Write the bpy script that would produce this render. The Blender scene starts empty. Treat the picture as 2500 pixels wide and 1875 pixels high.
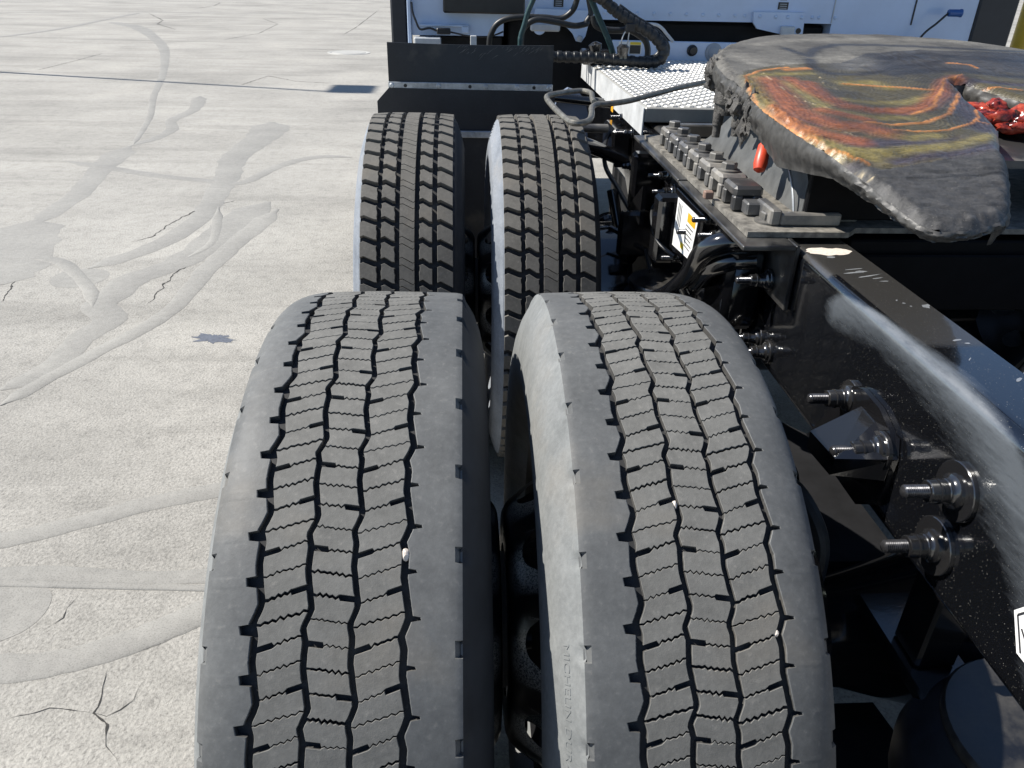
import bpy, bmesh, math, random, json
import numpy as np
from mathutils import Matrix, Vector, noise
random.seed(7); rng=np.random.RandomState(7)
R=math.radians
scene=bpy.context.scene
# ---------------------------------------------------------------- camera
CAMZ=1.369
yaw,pitch,roll=0.0691321,0.503621,0.0277492
cy,sy,cp,sp=math.cos(yaw),math.sin(yaw),math.cos(pitch),math.sin(pitch)
fwd=Vector((sy*cp,cy*cp,-sp)); rgt=Vector((cy,-sy,0)); upv=rgt.cross(fwd)
r2=rgt*math.cos(roll)+upv*math.sin(roll); u2=-rgt*math.sin(roll)+upv*math.cos(roll)
cam_data=bpy.data.cameras.new('camera'); cam=bpy.data.objects.new('camera',cam_data)
scene.collection.objects.link(cam)
m=Matrix.Identity(4)
for i in range(3):
    m[i][0]=r2[i]; m[i][1]=u2[i]; m[i][2]=-fwd[i]
m[2][3]=CAMZ
cam.matrix_world=m
cam_data.sensor_width=36; cam_data.lens=1855.24/2500*36; cam_data.clip_start=.02; cam_data.clip_end=800
scene.camera=cam
# ---------------------------------------------------------------- sky, sun, exposure
SUN=Vector((-0.965*1.0,0.261*1.0,1.06)).normalized()
el=math.asin(SUN.z); az=math.atan2(SUN.x,SUN.y)
world=bpy.data.worlds.new('World'); scene.world=world; world.use_nodes=True
wt=world.node_tree; wt.nodes.clear()
so=wt.nodes.new('ShaderNodeOutputWorld'); bg=wt.nodes.new('ShaderNodeBackground'); sk=wt.nodes.new('ShaderNodeTexSky')
sk.sky_type='NISHITA'; sk.sun_disc=False; sk.sun_elevation=el; sk.sun_rotation=az; sk.altitude=600; sk.dust_density=.3; sk.ozone_density=3.0
bg.inputs[1].default_value=.08
wt.links.new(sk.outputs[0],bg.inputs[0]); wt.links.new(bg.outputs[0],so.inputs[0])
ld=bpy.data.lights.new('sun','SUN'); ld.energy=5.0; ld.angle=R(.5); ld.color=(1,.955,.88)
lo=bpy.data.objects.new('sun',ld); scene.collection.objects.link(lo)
lo.rotation_euler=SUN.to_track_quat('Z','Y').to_euler(); lo.location=(-6,2,8)
vs=scene.view_settings; vs.view_transform='Standard'; vs.look='None'; vs.gamma=1; vs.exposure=.68; vs.use_curve_mapping=False
scene.cycles.max_bounces=6; scene.cycles.diffuse_bounces=3; scene.cycles.glossy_bounces=3
scene.cycles.sample_clamp_indirect=6

# ---------------------------------------------------------------- materials
def mat(name): 
    m=bpy.data.materials.new(name); m.use_nodes=True; return m,m.node_tree,m.node_tree.nodes['Principled BSDF']
def N(nt,t,**k):
    n=nt.nodes.new(t)
    for a,b in k.items(): setattr(n,a,b)
    return n
def tex(nt,scale,detail=4,rough=.55,obj=True,stretch=None,kind='ShaderNodeTexNoise'):
    tc=N(nt,'ShaderNodeTexCoord'); mp=N(nt,'ShaderNodeMapping')
    nt.links.new(tc.outputs['Object'],mp.inputs[0])
    if stretch: mp.inputs['Scale'].default_value=stretch
    n=N(nt,kind)
    nt.links.new(mp.outputs[0],n.inputs['Vector']); n.inputs['Scale'].default_value=scale
    if kind=='ShaderNodeTexNoise':
        n.inputs['Detail'].default_value=detail; n.inputs['Roughness'].default_value=rough
    return n
def ramp(nt,src,stops):
    r=N(nt,'ShaderNodeValToRGB'); nt.links.new(src,r.inputs[0]); e=r.color_ramp.elements
    while len(e)<len(stops): e.new(.5)
    for i,(p,c) in enumerate(stops):
        e[i].position=p; e[i].color=(c[0],c[1],c[2],1) if hasattr(c,'__len__') else (c,c,c,1)
    return r
def mix(nt,fac,a,b,mode='MIX'):
    x=N(nt,'ShaderNodeMix',data_type='RGBA',blend_type=mode)
    for sock,v in ((x.inputs[0],fac),(x.inputs[6],a),(x.inputs[7],b)):
        if hasattr(v,'is_output'): nt.links.new(v,sock)
        elif hasattr(v,'__len__'): sock.default_value=(*v,1)
        else: sock.default_value=v if sock==x.inputs[0] else (v,v,v,1)
    return x.outputs[2]
def bump(nt,bs,srcs):
    prev=None
    for h,st,d in srcs:
        b=N(nt,'ShaderNodeBump'); b.inputs['Strength'].default_value=st; b.inputs['Distance'].default_value=d
        nt.links.new(h,b.inputs['Height'])
        if prev: nt.links.new(prev,b.inputs['Normal'])
        prev=b.outputs[0]
    nt.links.new(prev,bs.inputs['Normal'])
def C_(nt,bs,c): nt.links.new(c,bs.inputs['Base Color'])
def setp(bs,rough=None,metal=None,spec=None,coat=None):
    if rough is not None: bs.inputs['Roughness'].default_value=rough
    if metal is not None: bs.inputs['Metallic'].default_value=metal
    if spec is not None: bs.inputs['Specular IOR Level'].default_value=spec
    if coat is not None: bs.inputs['Coat Weight'].default_value=coat; bs.inputs['Coat Roughness'].default_value=.06
M={}
def rubber(name,c0,c1,rough=.75,dust=(.30,.28,.25),dusty=.35,b=.35,spec=.35):
    m,nt,bs=mat(name)
    n1=tex(nt,9,6,.65); n2=tex(nt,160,3,.6); n3=tex(nt,900,2,.5)
    base=ramp(nt,n1.outputs[0],[(.3,c0),(.7,c1)]).outputs[0]
    fine=ramp(nt,n2.outputs[0],[(.36,.93),(.64,1.05)]).outputs[0]
    c=mix(nt,1.0,base,fine,'MULTIPLY')
    n4=tex(nt,27,8,.8); n5=tex(nt,4.5,4,.6)
    c=mix(nt,1.0,c,ramp(nt,n4.outputs[0],[(.34,.84),(.50,1.0),(.66,1.13)]).outputs[0],'MULTIPLY')
    c=mix(nt,ramp(nt,n5.outputs[0],[(.60,0),(.74,.38)]).outputs[0],c,(.17,.145,.11))
    d=ramp(nt,n2.outputs[0],[(.60,0),(.80,dusty)]).outputs[0]
    c=mix(nt,d,c,dust)
    C_(nt,bs,c); setp(bs,rough,0,spec)
    bump(nt,bs,[(n1.outputs[0],.2,.004),(n2.outputs[0],b,.0008),(n3.outputs[0],b,.0003)])
    M[name]=m
rubber('rubber_tread_worn',(.122,.120,.111),(.160,.157,.146))
rubber('rubber_wall',(.055,.054,.052),(.09,.088,.083),b=.2)
rubber('rubber_wall_deep',(.12,.113,.10),(.17,.16,.145),b=.2)
rubber('rubber_shoulder',(.082,.085,.086),(.125,.127,.125),rough=.6,dusty=.2,b=.18)
rubber('rubber_flank_dusty',(.150,.158,.158),(.215,.222,.220),dusty=.2)
rubber('rubber_groove',(.018,.019,.021),(.035,.035,.036),dusty=.12,b=.2)
rubber('rubber_tread_deep',(.098,.093,.083),(.130,.123,.110),dusty=.25)
rubber('rubber_flank_ribbed',(.16,.18,.21),(.24,.26,.29),dusty=.2)
rubber('rubber_black',(.012,.013,.015),(.022,.023,.025),rough=.5,dusty=.12,spec=.5)
rubber('rubber_flap',(.010,.012,.016),(.017,.019,.024),rough=.45,dusty=.04,b=.15,spec=.5)
def paint(name,base=(.006,.006,.007),rough=.12,speck=.5,dirt=.25,scl=260,dustc=(.30,.28,.24)):
    m,nt,bs=mat(name)
    n1=tex(nt,scl,2,.7); n2=tex(nt,7,6,.65); v=tex(nt,420,kind='ShaderNodeTexVoronoi')
    sp_=ramp(nt,v.outputs['Distance'],[(.02,1),(.16,0)]).outputs[0]
    patch=ramp(nt,n2.outputs[0],[(.45,0),(.72,1)]).outputs[0]
    ms=ramp(nt,n1.outputs[0],[(.56,0),(.64,1)]).outputs[0]
    f=mix(nt,1.0,sp_,ms,'MULTIPLY'); f=mix(nt,1.0,f,speck*.6,'MULTIPLY')
    d=mix(nt,1.0,patch,dirt,'MULTIPLY')
    c=mix(nt,d,base,dustc); c=mix(nt,f,c,(.55,.52,.46))
    C_(nt,bs,c); setp(bs,rough,0,1.0,.35)
    r=N(nt,'ShaderNodeMath',operation='MULTIPLY_ADD'); nt.links.new(patch,r.inputs[0]); r.inputs[1].default_value=.3*min(1,dirt*3); r.inputs[2].default_value=rough
    nt.links.new(r.outputs[0],bs.inputs['Roughness'])
    bump(nt,bs,[(n2.outputs[0],.12,.004),(n1.outputs[0],.10,.0005)])
    M[name]=m
paint('black_paint',speck=.45,dirt=.012)
paint('black_paint_clean',speck=.12,dirt=.01,rough=.09)
paint('black_paint_dusty',rough=.35,speck=.6,dirt=.30)
paint('black_iron',base=(.02,.019,.019),rough=.5,speck=.4,dirt=.55)
paint('steel_dusty',base=(.06,.06,.062),rough=.5,speck=.3,dirt=.7,dustc=(.42,.385,.32))
paint('bolt_metal',base=(.012,.012,.013),rough=.16,speck=.1,dirt=.05)
def simple(name,c,rough=.5,metal=0,var=.15,scl=30,spec=.5,bmp=.1,coat=None):
    m,nt,bs=mat(name); n=tex(nt,scl,5,.65)
    lo_=tuple(x*(1-var) for x in c); hi=tuple(min(1,x*(1+var)) for x in c)
    C_(nt,bs,ramp(nt,n.outputs[0],[(.3,lo_),(.7,hi)]).outputs[0]); setp(bs,rough,metal,spec,coat)
    bump(nt,bs,[(n.outputs[0],bmp,.001)]); M[name]=m
simple('shaded_white_paint',(.47,.58,.76),.28,var=.06,scl=6,coat=.4,bmp=.03)  # blue of the sky-lit shade mixed into the white
simple('white_dirty',(.55,.56,.56),.4,var=.22,scl=14)
simple('grey_panel',(.42,.44,.46),.4,var=.1)
simple('galvanized',(.42,.44,.46),.38,metal=.6,var=.35,scl=26)
simple('deck_alloy',(.34,.335,.31),.42,metal=.15,var=.14,scl=18)
simple('tread_alloy',(.60,.59,.56),.35,metal=.1,var=.1,scl=18)
simple('greasy_iron',(.010,.010,.011),.7,var=.4,scl=12,spec=.25)
simple('shaded_flank_rubber',(.022,.025,.03),.7,var=.3,scl=14,spec=.3)  # dark flank copy, shade of the sides away from sun in its colour
simple('apron_grey',(.055,.053,.050),.5,var=.45,scl=70,bmp=1.0)
simple('dusty_ledge',(.15,.14,.122),.7,var=.7,scl=48,bmp=.4)
simple('hose_black',(.014,.015,.016),.45,var=.3,scl=60)
simple('hose_green',(.012,.045,.048),.45,var=.3,scl=60)
simple('plastic_black',(.013,.013,.015),.35,var=.3)
simple('trim_black',(.012,.014,.02),.45,var=.2)
simple('sticker_white',(.78,.78,.76),.4,var=.04)
simple('sticker_yellow',(.75,.55,.03),.4,var=.05)
simple('sticker_orange',(.80,.38,.02),.4,var=.05)
simple('sticker_black',(.02,.02,.02),.4,var=.1)
simple('ink',(.03,.03,.035),.5,var=.1)
simple('blue_plastic',(.03,.10,.30),.35,var=.1)
simple('red_plastic',(.55,.06,.025),.4,var=.2)
simple('yellow_paint',(.72,.45,.03),.4,var=.12,scl=12)
simple('pebble',(.62,.55,.48),.7,var=.2,scl=200)
simple('handle_steel',(.20,.19,.165),.42,metal=.55,var=.4,scl=50)
simple('stud_steel',(.07,.07,.075),.22,metal=.7,var=.4,scl=120)
simple('tank_paint',(.30,.33,.38),.3,var=.1,scl=8)
simple('bellows_rubber',(.016,.018,.024),.5,var=.4,scl=40,bmp=.25)
simple('brown_block',(.20,.13,.10),.7,var=.2)
simple('scuff_grey',(.13,.13,.125),.5,var=.4,scl=90)
simple('grey_shade',(.16,.20,.28),.4,var=.1,scl=8)
simple('pole_paint',(.25,.25,.25),.5)
# ground
m,nt,bs=mat('yard_surface')
n1=tex(nt,1.1,7,.62,stretch=(1,.8,1)); n2=tex(nt,120,4,.8); n3=tex(nt,16,6,.7); n4=tex(nt,.55,5,.6,stretch=(.7,1.2,1)); v=tex(nt,110,kind='ShaderNodeTexVoronoi')
c=ramp(nt,n1.outputs[0],[(.30,(.315,.302,.274)),(.55,(.378,.362,.328)),(.75,(.42,.40,.358))]).outputs[0]
g=ramp(nt,n2.outputs[0],[(.28,.34),(.40,.78),(.52,1.0),(.72,1.22)]).outputs[0]
c=mix(nt,1.0,c,g,'MULTIPLY')
st=ramp(nt,n3.outputs[0],[(.30,.80),(.5,1.0),(.7,1.06)]).outputs[0]
c=mix(nt,1.0,c,st,'MULTIPLY')
sk_=ramp(nt,n4.outputs[0],[(.36,.84),(.5,1.0),(.68,1.05)]).outputs[0]
c=mix(nt,1.0,c,sk_,'MULTIPLY')
for rz,sc_,lo_k in ((.5,(.25,2.0,1),.86),(-.95,(.2,1.8,1),.88)):
    tcx=N(nt,'ShaderNodeTexCoord'); mpx=N(nt,'ShaderNodeMapping'); nt.links.new(tcx.outputs['Object'],mpx.inputs[0]); mpx.inputs['Rotation'].default_value=(0,0,rz); mpx.inputs['Scale'].default_value=sc_
    mp2=N(nt,'ShaderNodeTexNoise'); nt.links.new(mpx.outputs[0],mp2.inputs['Vector']); mp2.inputs['Scale'].default_value=1.6; mp2.inputs['Detail'].default_value=5; mp2.inputs['Distortion'].default_value=.6
    c=mix(nt,1.0,c,ramp(nt,mp2.outputs[0],[(.33,lo_k),(.45,1.0)]).outputs[0],'MULTIPLY')
n7=tex(nt,48,5,.8)
c=mix(nt,1.0,c,ramp(nt,n7.outputs[0],[(.30,.42),(.38,.9),(.5,1.0)]).outputs[0],'MULTIPLY')
C_(nt,bs,c); setp(bs,.8,0,.3)
bump(nt,bs,[(n3.outputs[0],.35,.006),(v.outputs['Distance'],.35,.003),(n2.outputs[0],.75,.004)])
M['yard_surface']=m
m,nt,bs=mat('crack_filler'); n1=tex(nt,30,5,.6); n2=tex(nt,260,3,.6); n3=tex(nt,3,4,.6)
c=ramp(nt,n3.outputs[0],[(.3,(.245,.237,.218)),(.7,(.30,.29,.265))]).outputs[0]
c=mix(nt,1.0,c,ramp(nt,n2.outputs[0],[(.32,.72),(.48,1.0),(.7,1.08)]).outputs[0],'MULTIPLY')
c=mix(nt,1.0,c,ramp(nt,n1.outputs[0],[(.3,.9),(.7,1.05)]).outputs[0],'MULTIPLY')
C_(nt,bs,c); setp(bs,.7,0,.3); bump(nt,bs,[(n1.outputs[0],.3,.004),(n2.outputs[0],.3,.001)]); M['crack_filler']=m
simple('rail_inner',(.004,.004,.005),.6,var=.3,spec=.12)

simple('pedestal_grey',(.085,.088,.088),.55,var=.35,scl=20,bmp=.2)
simple('crack_dark',(.035,.033,.03),.9,var=.4,scl=80)
simple('shadow_paint',(.10,.11,.135),.6,var=.3,scl=60)
simple('cover_iron',(.40,.39,.36),.6,var=.1)
m,nt,bs=mat('rim_paint'); at=N(nt,'ShaderNodeAttribute',attribute_name='dust'); n1=tex(nt,420,3,.8)
mm=N(nt,'ShaderNodeMath',operation='MULTIPLY'); nt.links.new(at.outputs['Fac'],mm.inputs[0]); nt.links.new(ramp(nt,n1.outputs[0],[(.42,0),(.56,1)]).outputs[0],mm.inputs[1])
C_(nt,bs,mix(nt,mm.outputs[0],(.010,.010,.011),(.42,.41,.38))); setp(bs,.3,0,.5); M['rim_paint']=m
# fifth wheel: colours of the smeared grease live on the vertices
m,nt,bs=mat('greased_plate')
at=N(nt,'ShaderNodeAttribute',attribute_name='smear'); ag=N(nt,'ShaderNodeAttribute',attribute_name='wet')
n2=tex(nt,190,4,.7); n3=tex(nt,28,6,.7,stretch=(1,2.5,1)); n5=tex(nt,600,2,.6)
c=mix(nt,1.0,at.outputs['Color'],ramp(nt,n3.outputs[0],[(.3,.72),(.7,1.22)]).outputs[0],'MULTIPLY')
c=mix(nt,1.0,c,ramp(nt,n2.outputs[0],[(.32,.70),(.5,1.0),(.68,1.2)]).outputs[0],'MULTIPLY')
fl=ramp(nt,n5.outputs[0],[(.70,0),(.76,.7)]).outputs[0]
c=mix(nt,fl,c,(.62,.58,.48))
C_(nt,bs,c); setp(bs,.5,0,.5)
rr=N(nt,'ShaderNodeMapRange'); nt.links.new(ag.outputs['Fac'],rr.inputs[0]); rr.inputs[3].default_value=.62; rr.inputs[4].default_value=.17
nt.links.new(rr.outputs[0],bs.inputs['Roughness'])
bump(nt,bs,[(n3.outputs[0],.5,.004),(n2.outputs[0],.5,.0016)]); M['greased_plate']=m
m,nt,bs=mat('caked_grease'); n2=tex(nt,70,6,.75); n3=tex(nt,320,3,.6)
C_(nt,bs,ramp(nt,n2.outputs[0],[(.3,(.02,.019,.019)),(.55,(.075,.07,.064)),(.75,(.17,.155,.13))]).outputs[0]); setp(bs,.5,0,.5)
bump(nt,bs,[(n2.outputs[0],1,.006),(n3.outputs[0],.6,.001)]); M['caked_grease']=m
m,nt,bs=mat('red_grease'); n2=tex(nt,40,5,.7)
C_(nt,bs,ramp(nt,n2.outputs[0],[(.38,(.02,.006,.006)),(.5,(.25,.03,.02)),(.68,(.50,.10,.05))]).outputs[0]); setp(bs,.2,0,.5)
bump(nt,bs,[(n2.outputs[0],.5,.003)]); M['red_grease']=m
# scuffed rail paint
m,nt,bs=mat('rail_paint')
n1=tex(nt,260,2,.7); n2=tex(nt,6,6,.65); v=tex(nt,380,kind='ShaderNodeTexVoronoi'); n3=tex(nt,22,6,.75,stretch=(1,.45,2.0)); n6=tex(nt,150,5,.75,stretch=(1,.22,1.2))
at=N(nt,'ShaderNodeAttribute',attribute_name='scuff'); du=N(nt,'ShaderNodeAttribute',attribute_name='dust')
sp_=mix(nt,1.0,ramp(nt,v.outputs['Distance'],[(.04,1),(.22,0)]).outputs[0],ramp(nt,n1.outputs[0],[(.52,0),(.60,1)]).outputs[0],'MULTIPLY')
mm=N(nt,'ShaderNodeMath',operation='ADD'); nt.links.new(at.outputs['Fac'],mm.inputs[0])
m2=N(nt,'ShaderNodeMath',operation='MULTIPLY_ADD'); nt.links.new(n6.outputs[0],m2.inputs[0]); m2.inputs[1].default_value=.75; m2.inputs[2].default_value=-.37
nt.links.new(m2.outputs[0],mm.inputs[1])
m3=N(nt,'ShaderNodeMath',operation='MULTIPLY_ADD'); nt.links.new(n3.outputs[0],m3.inputs[0]); m3.inputs[1].default_value=.55; m3.inputs[2].default_value=-.27
m4=N(nt,'ShaderNodeMath',operation='ADD'); nt.links.new(mm.outputs[0],m4.inputs[0]); nt.links.new(m3.outputs[0],m4.inputs[1])
sc=ramp(nt,m4.outputs[0],[(.22,0),(.50,.28),(.95,.80)]).outputs[0]
c=mix(nt,du.outputs['Fac'],(.0035,.004,.0055),(.030,.028,.025))
c=mix(nt,sp_,c,(.30,.29,.26)); c=mix(nt,sc,c,(.105,.118,.132))
C_(nt,bs,c); setp(bs,.1,0,1.0,.9)
ra=N(nt,'ShaderNodeMath',operation='MAXIMUM'); nt.links.new(sc,ra.inputs[0]); nt.links.new(du.outputs['Fac'],ra.inputs[1])
rb=N(nt,'ShaderNodeMapRange'); nt.links.new(ra.outputs[0],rb.inputs[0]); rb.inputs[3].default_value=.10; rb.inputs[4].default_value=.55
nt.links.new(rb.outputs[0],bs.inputs['Roughness'])
bump(nt,bs,[(n1.outputs[0],.12,.0006),(n2.outputs[0],.08,.003)]); M['rail_paint']=m

# measured outlines in metres (bands and cracks on the ground, smears on the plate, hoses)
D=json.loads('''{"bands":[[[-2.727,6.525,0.165],[-2.648,5.817,0.138],[-2.511,5.098,0.112],[-2.489,4.713,0.1],[-2.465,4.412,0.091]],[[-2.499,4.483,0.257],[-2.428,4.208,0.235],[-2.247,3.82,0.203],[-2.213,3.609,0.187],[-2.173,3.464,0.177]],[[-2.951,9.175,0.117],[-2.756,8.327,0.099],[-2.77,7.695,0.086],[-2.623,7.245,0.078],[-2.642,6.831,0.072],[-2.727,6.525,0.067]],[[-8.071,19.736,0.248],[-6.949,18.352,0.214],[-5.452,15.207,0.15],[-4.757,13.421,0.12],[-3.964,10.982,0.082],[-3.436,9.12,0.059],[-3.038,7.871,0.046],[-2.724,6.598,0.034]],[[-2.995,5.978,0.078],[-2.573,5.763,0.073],[-2.175,5.559,0.067],[-1.82,5.442,0.064],[-1.55,5.377,0.062],[-1.403,5.879,0.071],[-1.183,6.204,0.076],[-0.896,6.22,0.076]],[[-1.833,7.677,0.261],[-1.763,7.054,0.226],[-1.792,6.17,0.182],[-1.692,5.581,0.155],[-1.618,4.949,0.128],[-1.579,4.544,0.113],[-1.634,4.126,0.098],[-1.74,3.883,0.09],[-1.865,3.689,0.086]],[[-1.26,4.917,0.178],[-1.342,4.55,0.159],[-1.385,4.196,0.142],[-1.442,3.83,0.125],[-1.517,3.666,0.118],[-1.595,3.539,0.112],[-1.616,3.33,0.104],[-1.614,3.203,0.099],[-1.515,3.062,0.092],[-1.556,2.895,0.087],[-1.55,2.665,0.079],[-1.59,2.551,0.074],[-1.656,2.454,0.072]],[[-1.166,4.752,0.111],[-1.246,4.166,0.092],[-1.271,3.889,0.083],[-1.287,3.617,0.075],[-1.291,3.244,0.065],[-1.321,3.049,0.059],[-1.404,2.846,0.055],[-1.502,2.611,0.05],[-1.553,2.472,0.047],[-1.599,2.345,0.045]],[[-1.536,4.782,0.051],[-1.387,4.131,0.041],[-1.442,3.83,0.037]],[[-2.184,3.82,0.053],[-2.024,3.767,0.051],[-1.752,3.419,0.044],[-1.646,3.203,0.04]],[[-0.742,1.84,0.032],[-0.856,1.805,0.031],[-1.017,1.73,0.03],[-1.126,1.676,0.03],[-1.234,1.632,0.03]],[[-0.655,1.483,0.023],[-0.835,1.482,0.023],[-1.007,1.505,0.025],[-1.168,1.504,0.026]],[[-0.66,1.442,0.01],[-0.824,1.453,0.01],[-0.968,1.463,0.011],[-1.153,1.474,0.011]],[[-0.641,1.353,0.036],[-0.727,1.29,0.036],[-0.822,1.249,0.035],[-0.93,1.212,0.035],[-1.017,1.21,0.036]],[[-8.409,15.617,0.12],[-8.26,17.438,0.12],[-8.481,20.241,0.12],[-8.716,23.215,0.12]],[[-11.667,21.968,0.12],[-9.927,23.229,0.12],[-6.75,24.046,0.12],[-3.231,24.587,0.12]]],"patches":[[-1.855,3.562,0.13],[-1.096,1.379,0.1]],"cracks":[[[-0.788,1.202],[-0.779,1.171],[-0.769,1.124],[-0.766,1.103],[-0.769,1.087],[-0.731,1.058],[-0.713,1.009],[-0.682,0.982],[-0.668,0.961]],[[-0.694,1.185],[-0.701,1.146],[-0.7,1.117],[-0.718,1.093],[-0.739,1.078],[-0.769,1.087]],[[-0.942,1.439],[-0.949,1.401],[-0.954,1.385],[-0.947,1.353],[-0.961,1.333],[-0.984,1.303]],[[-0.95,1.078],[-0.905,1.088],[-0.863,1.103],[-0.82,1.097],[-0.769,1.087]],[[-2.06,3.242],[-2.1,3.418],[-2.204,3.712],[-2.22,3.82]],[[-1.444,4.955],[-1.626,4.779],[-1.706,4.503],[-1.735,4.189],[-1.818,4.091]],[[-0.673,1.298],[-0.699,1.264],[-0.728,1.251]],[[-1.353,3.976],[-1.386,3.83],[-1.428,3.616],[-1.421,3.243]],[[-8.505,23.304],[-7.234,20.688],[-6.955,19.494],[-6.089,18.085]],[[-7.988,25.454],[-7.984,27.73],[-8.305,29.542]],[[-2.536,17.61],[-2.527,19.718],[-2.751,27.877]],[[-4.53,16.006],[-4.249,17.617],[-4.44,20.329],[-5.201,22.154]],[[-3.183,14.348],[-2.606,14.633],[-1.942,14.448]],[[-10.268,29.154],[-9.151,30.531],[-7.003,29.552],[-5.912,28.786]],[[-5.63,11.118],[-5.63,12.21],[-5.656,13.241]],[[-2.735,10.093],[-2.599,10.993],[-2.144,10.509],[-1.66,10.401]]],"swirl":{"red":[[[[0.656,1.511],[0.642,1.411],[0.653,1.342],[0.692,1.312],[0.748,1.32],[0.811,1.362],[0.877,1.438],[0.934,1.532],[0.988,1.586]],35],[[[0.587,1.53],[0.572,1.438],[0.56,1.336],[0.574,1.274],[0.591,1.224],[0.637,1.218],[0.65,1.195]],55],[[[0.605,1.32],[0.629,1.286],[0.656,1.261]],30],[[[0.536,1.335],[0.529,1.221],[0.547,1.174],[0.573,1.153],[0.588,1.146]],45],[[[0.633,1.545],[0.632,1.464],[0.643,1.381]],30]],"orange":[[[[0.648,1.243],[0.691,1.229],[0.75,1.249],[0.813,1.305],[0.885,1.396],[0.931,1.463]],13],[[[0.551,1.563],[0.531,1.49],[0.512,1.372],[0.52,1.262],[0.523,1.181],[0.531,1.108],[0.563,1.052]],9],[[[0.678,1.204],[0.724,1.198],[0.765,1.208],[0.82,1.252],[0.856,1.289],[0.885,1.337]],9],[[[0.841,1.266],[0.851,1.254]],10],[[[0.963,1.505],[1.009,1.517],[1.067,1.484]],8],[[[1.041,1.712],[1.085,1.702],[1.085,1.674]],14],[[[0.647,1.616],[0.699,1.64]],28],[[[0.752,1.301],[0.817,1.352],[0.892,1.46],[0.948,1.558],[1.011,1.601]],12],[[[0.547,1.551],[0.594,1.605],[0.654,1.636]],12],[[[0.723,1.505],[0.802,1.488],[0.88,1.471]],16]],"olive":[[[[0.565,1.552],[0.53,1.403],[0.52,1.262],[0.529,1.159],[0.546,1.091],[0.582,1.073]],45],[[[0.614,1.508],[0.614,1.409],[0.619,1.321],[0.673,1.27],[0.738,1.274]],28],[[[0.728,1.517],[0.789,1.521],[0.802,1.488]],45],[[[0.554,1.109],[0.614,1.093],[0.695,1.122],[0.788,1.163],[0.846,1.196]],32],[[[0.67,1.382],[0.717,1.365],[0.777,1.379],[0.856,1.425]],28],[[[0.589,1.579],[0.635,1.583],[0.69,1.6]],25],[[[0.646,1.187],[0.683,1.166],[0.74,1.184]],25],[[[0.526,1.212],[0.531,1.137],[0.554,1.109],[0.589,1.088]],40]],"slate":[[[[0.565,1.135],[0.636,1.141],[0.739,1.161],[0.824,1.165]],38],[[[0.921,1.441],[0.862,1.326],[0.831,1.236],[0.844,1.196]],60],[[[0.943,1.533],[1.005,1.562],[1.098,1.533]],30],[[[0.575,1.494],[0.55,1.375],[0.548,1.272],[0.566,1.223]],8],[[[0.69,1.307],[0.736,1.296],[0.796,1.332]],9],[[[0.534,1.061],[0.624,1.069],[0.734,1.11],[0.808,1.134]],30],[[[0.54,1.502],[0.515,1.372],[0.511,1.236],[0.52,1.136],[0.538,1.071]],16]],"dark":[[[[0.726,1.836],[0.752,1.76],[0.798,1.843],[0.875,1.902],[0.969,1.913],[1.07,1.897],[1.308,1.862]],26],[[[0.74,1.728],[0.718,1.655],[0.734,1.604],[0.792,1.595],[0.876,1.642],[1.058,1.743]],30],[[[0.908,1.744],[1.057,1.805],[1.233,1.744]],45],[[[0.856,1.601],[1.009,1.653],[1.139,1.598]],40]],"pale":[[[[0.77,1.731],[0.835,1.768],[0.873,1.741],[0.806,1.663]],60],[[[0.595,1.744],[0.611,1.674],[0.67,1.679]],60],[[[0.672,1.881],[0.802,1.948],[1.004,1.989],[1.367,1.955]],35]],"cream":[[[[0.593,1.592],[0.592,1.495],[0.587,1.418],[0.6,1.368],[0.624,1.321]],7],[[[0.697,1.562],[0.684,1.502],[0.691,1.457]],6],[[[0.58,1.215],[0.586,1.184],[0.592,1.165]],8],[[[0.522,1.177],[0.531,1.108],[0.532,1.056],[0.552,1.013]],12],[[[0.764,1.409],[0.781,1.415]],8]]},"hose1":[[0.103,1.086],[0.11,1.124],[0.139,1.165],[0.202,1.186],[0.313,1.189],[0.387,1.187],[0.43,1.214],[0.446,1.254],[0.447,1.293]],"hose2":[[0.227,1.093],[0.23,1.137],[0.251,1.167],[0.29,1.183],[0.364,1.176],[0.438,1.164],[0.486,1.172],[0.487,1.179],[0.503,1.209],[0.492,1.257],[0.486,1.296]],"hose3":[[0.278,1.292],[0.265,1.254],[0.247,1.212],[0.233,1.163],[0.221,1.124],[0.22,1.097]],"ghose":[[0.457,1.299],[0.477,1.262],[0.505,1.21],[0.534,1.16],[0.56,1.112],[0.571,1.086]],"loom":[[0.467,1.3],[0.514,1.265],[0.558,1.232],[0.613,1.2],[0.668,1.173],[0.717,1.145],[0.75,1.111],[0.758,1.085],[0.741,1.063],[0.699,1.056],[0.591,1.062],[0.484,1.07],[0.413,1.069],[0.336,1.07],[0.272,1.072]],"bhose":[[0.494,1.207],[0.505,1.175],[0.546,1.16],[0.6,1.158],[0.644,1.159],[0.698,1.13],[0.716,1.098],[0.719,1.068]]}''')
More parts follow.
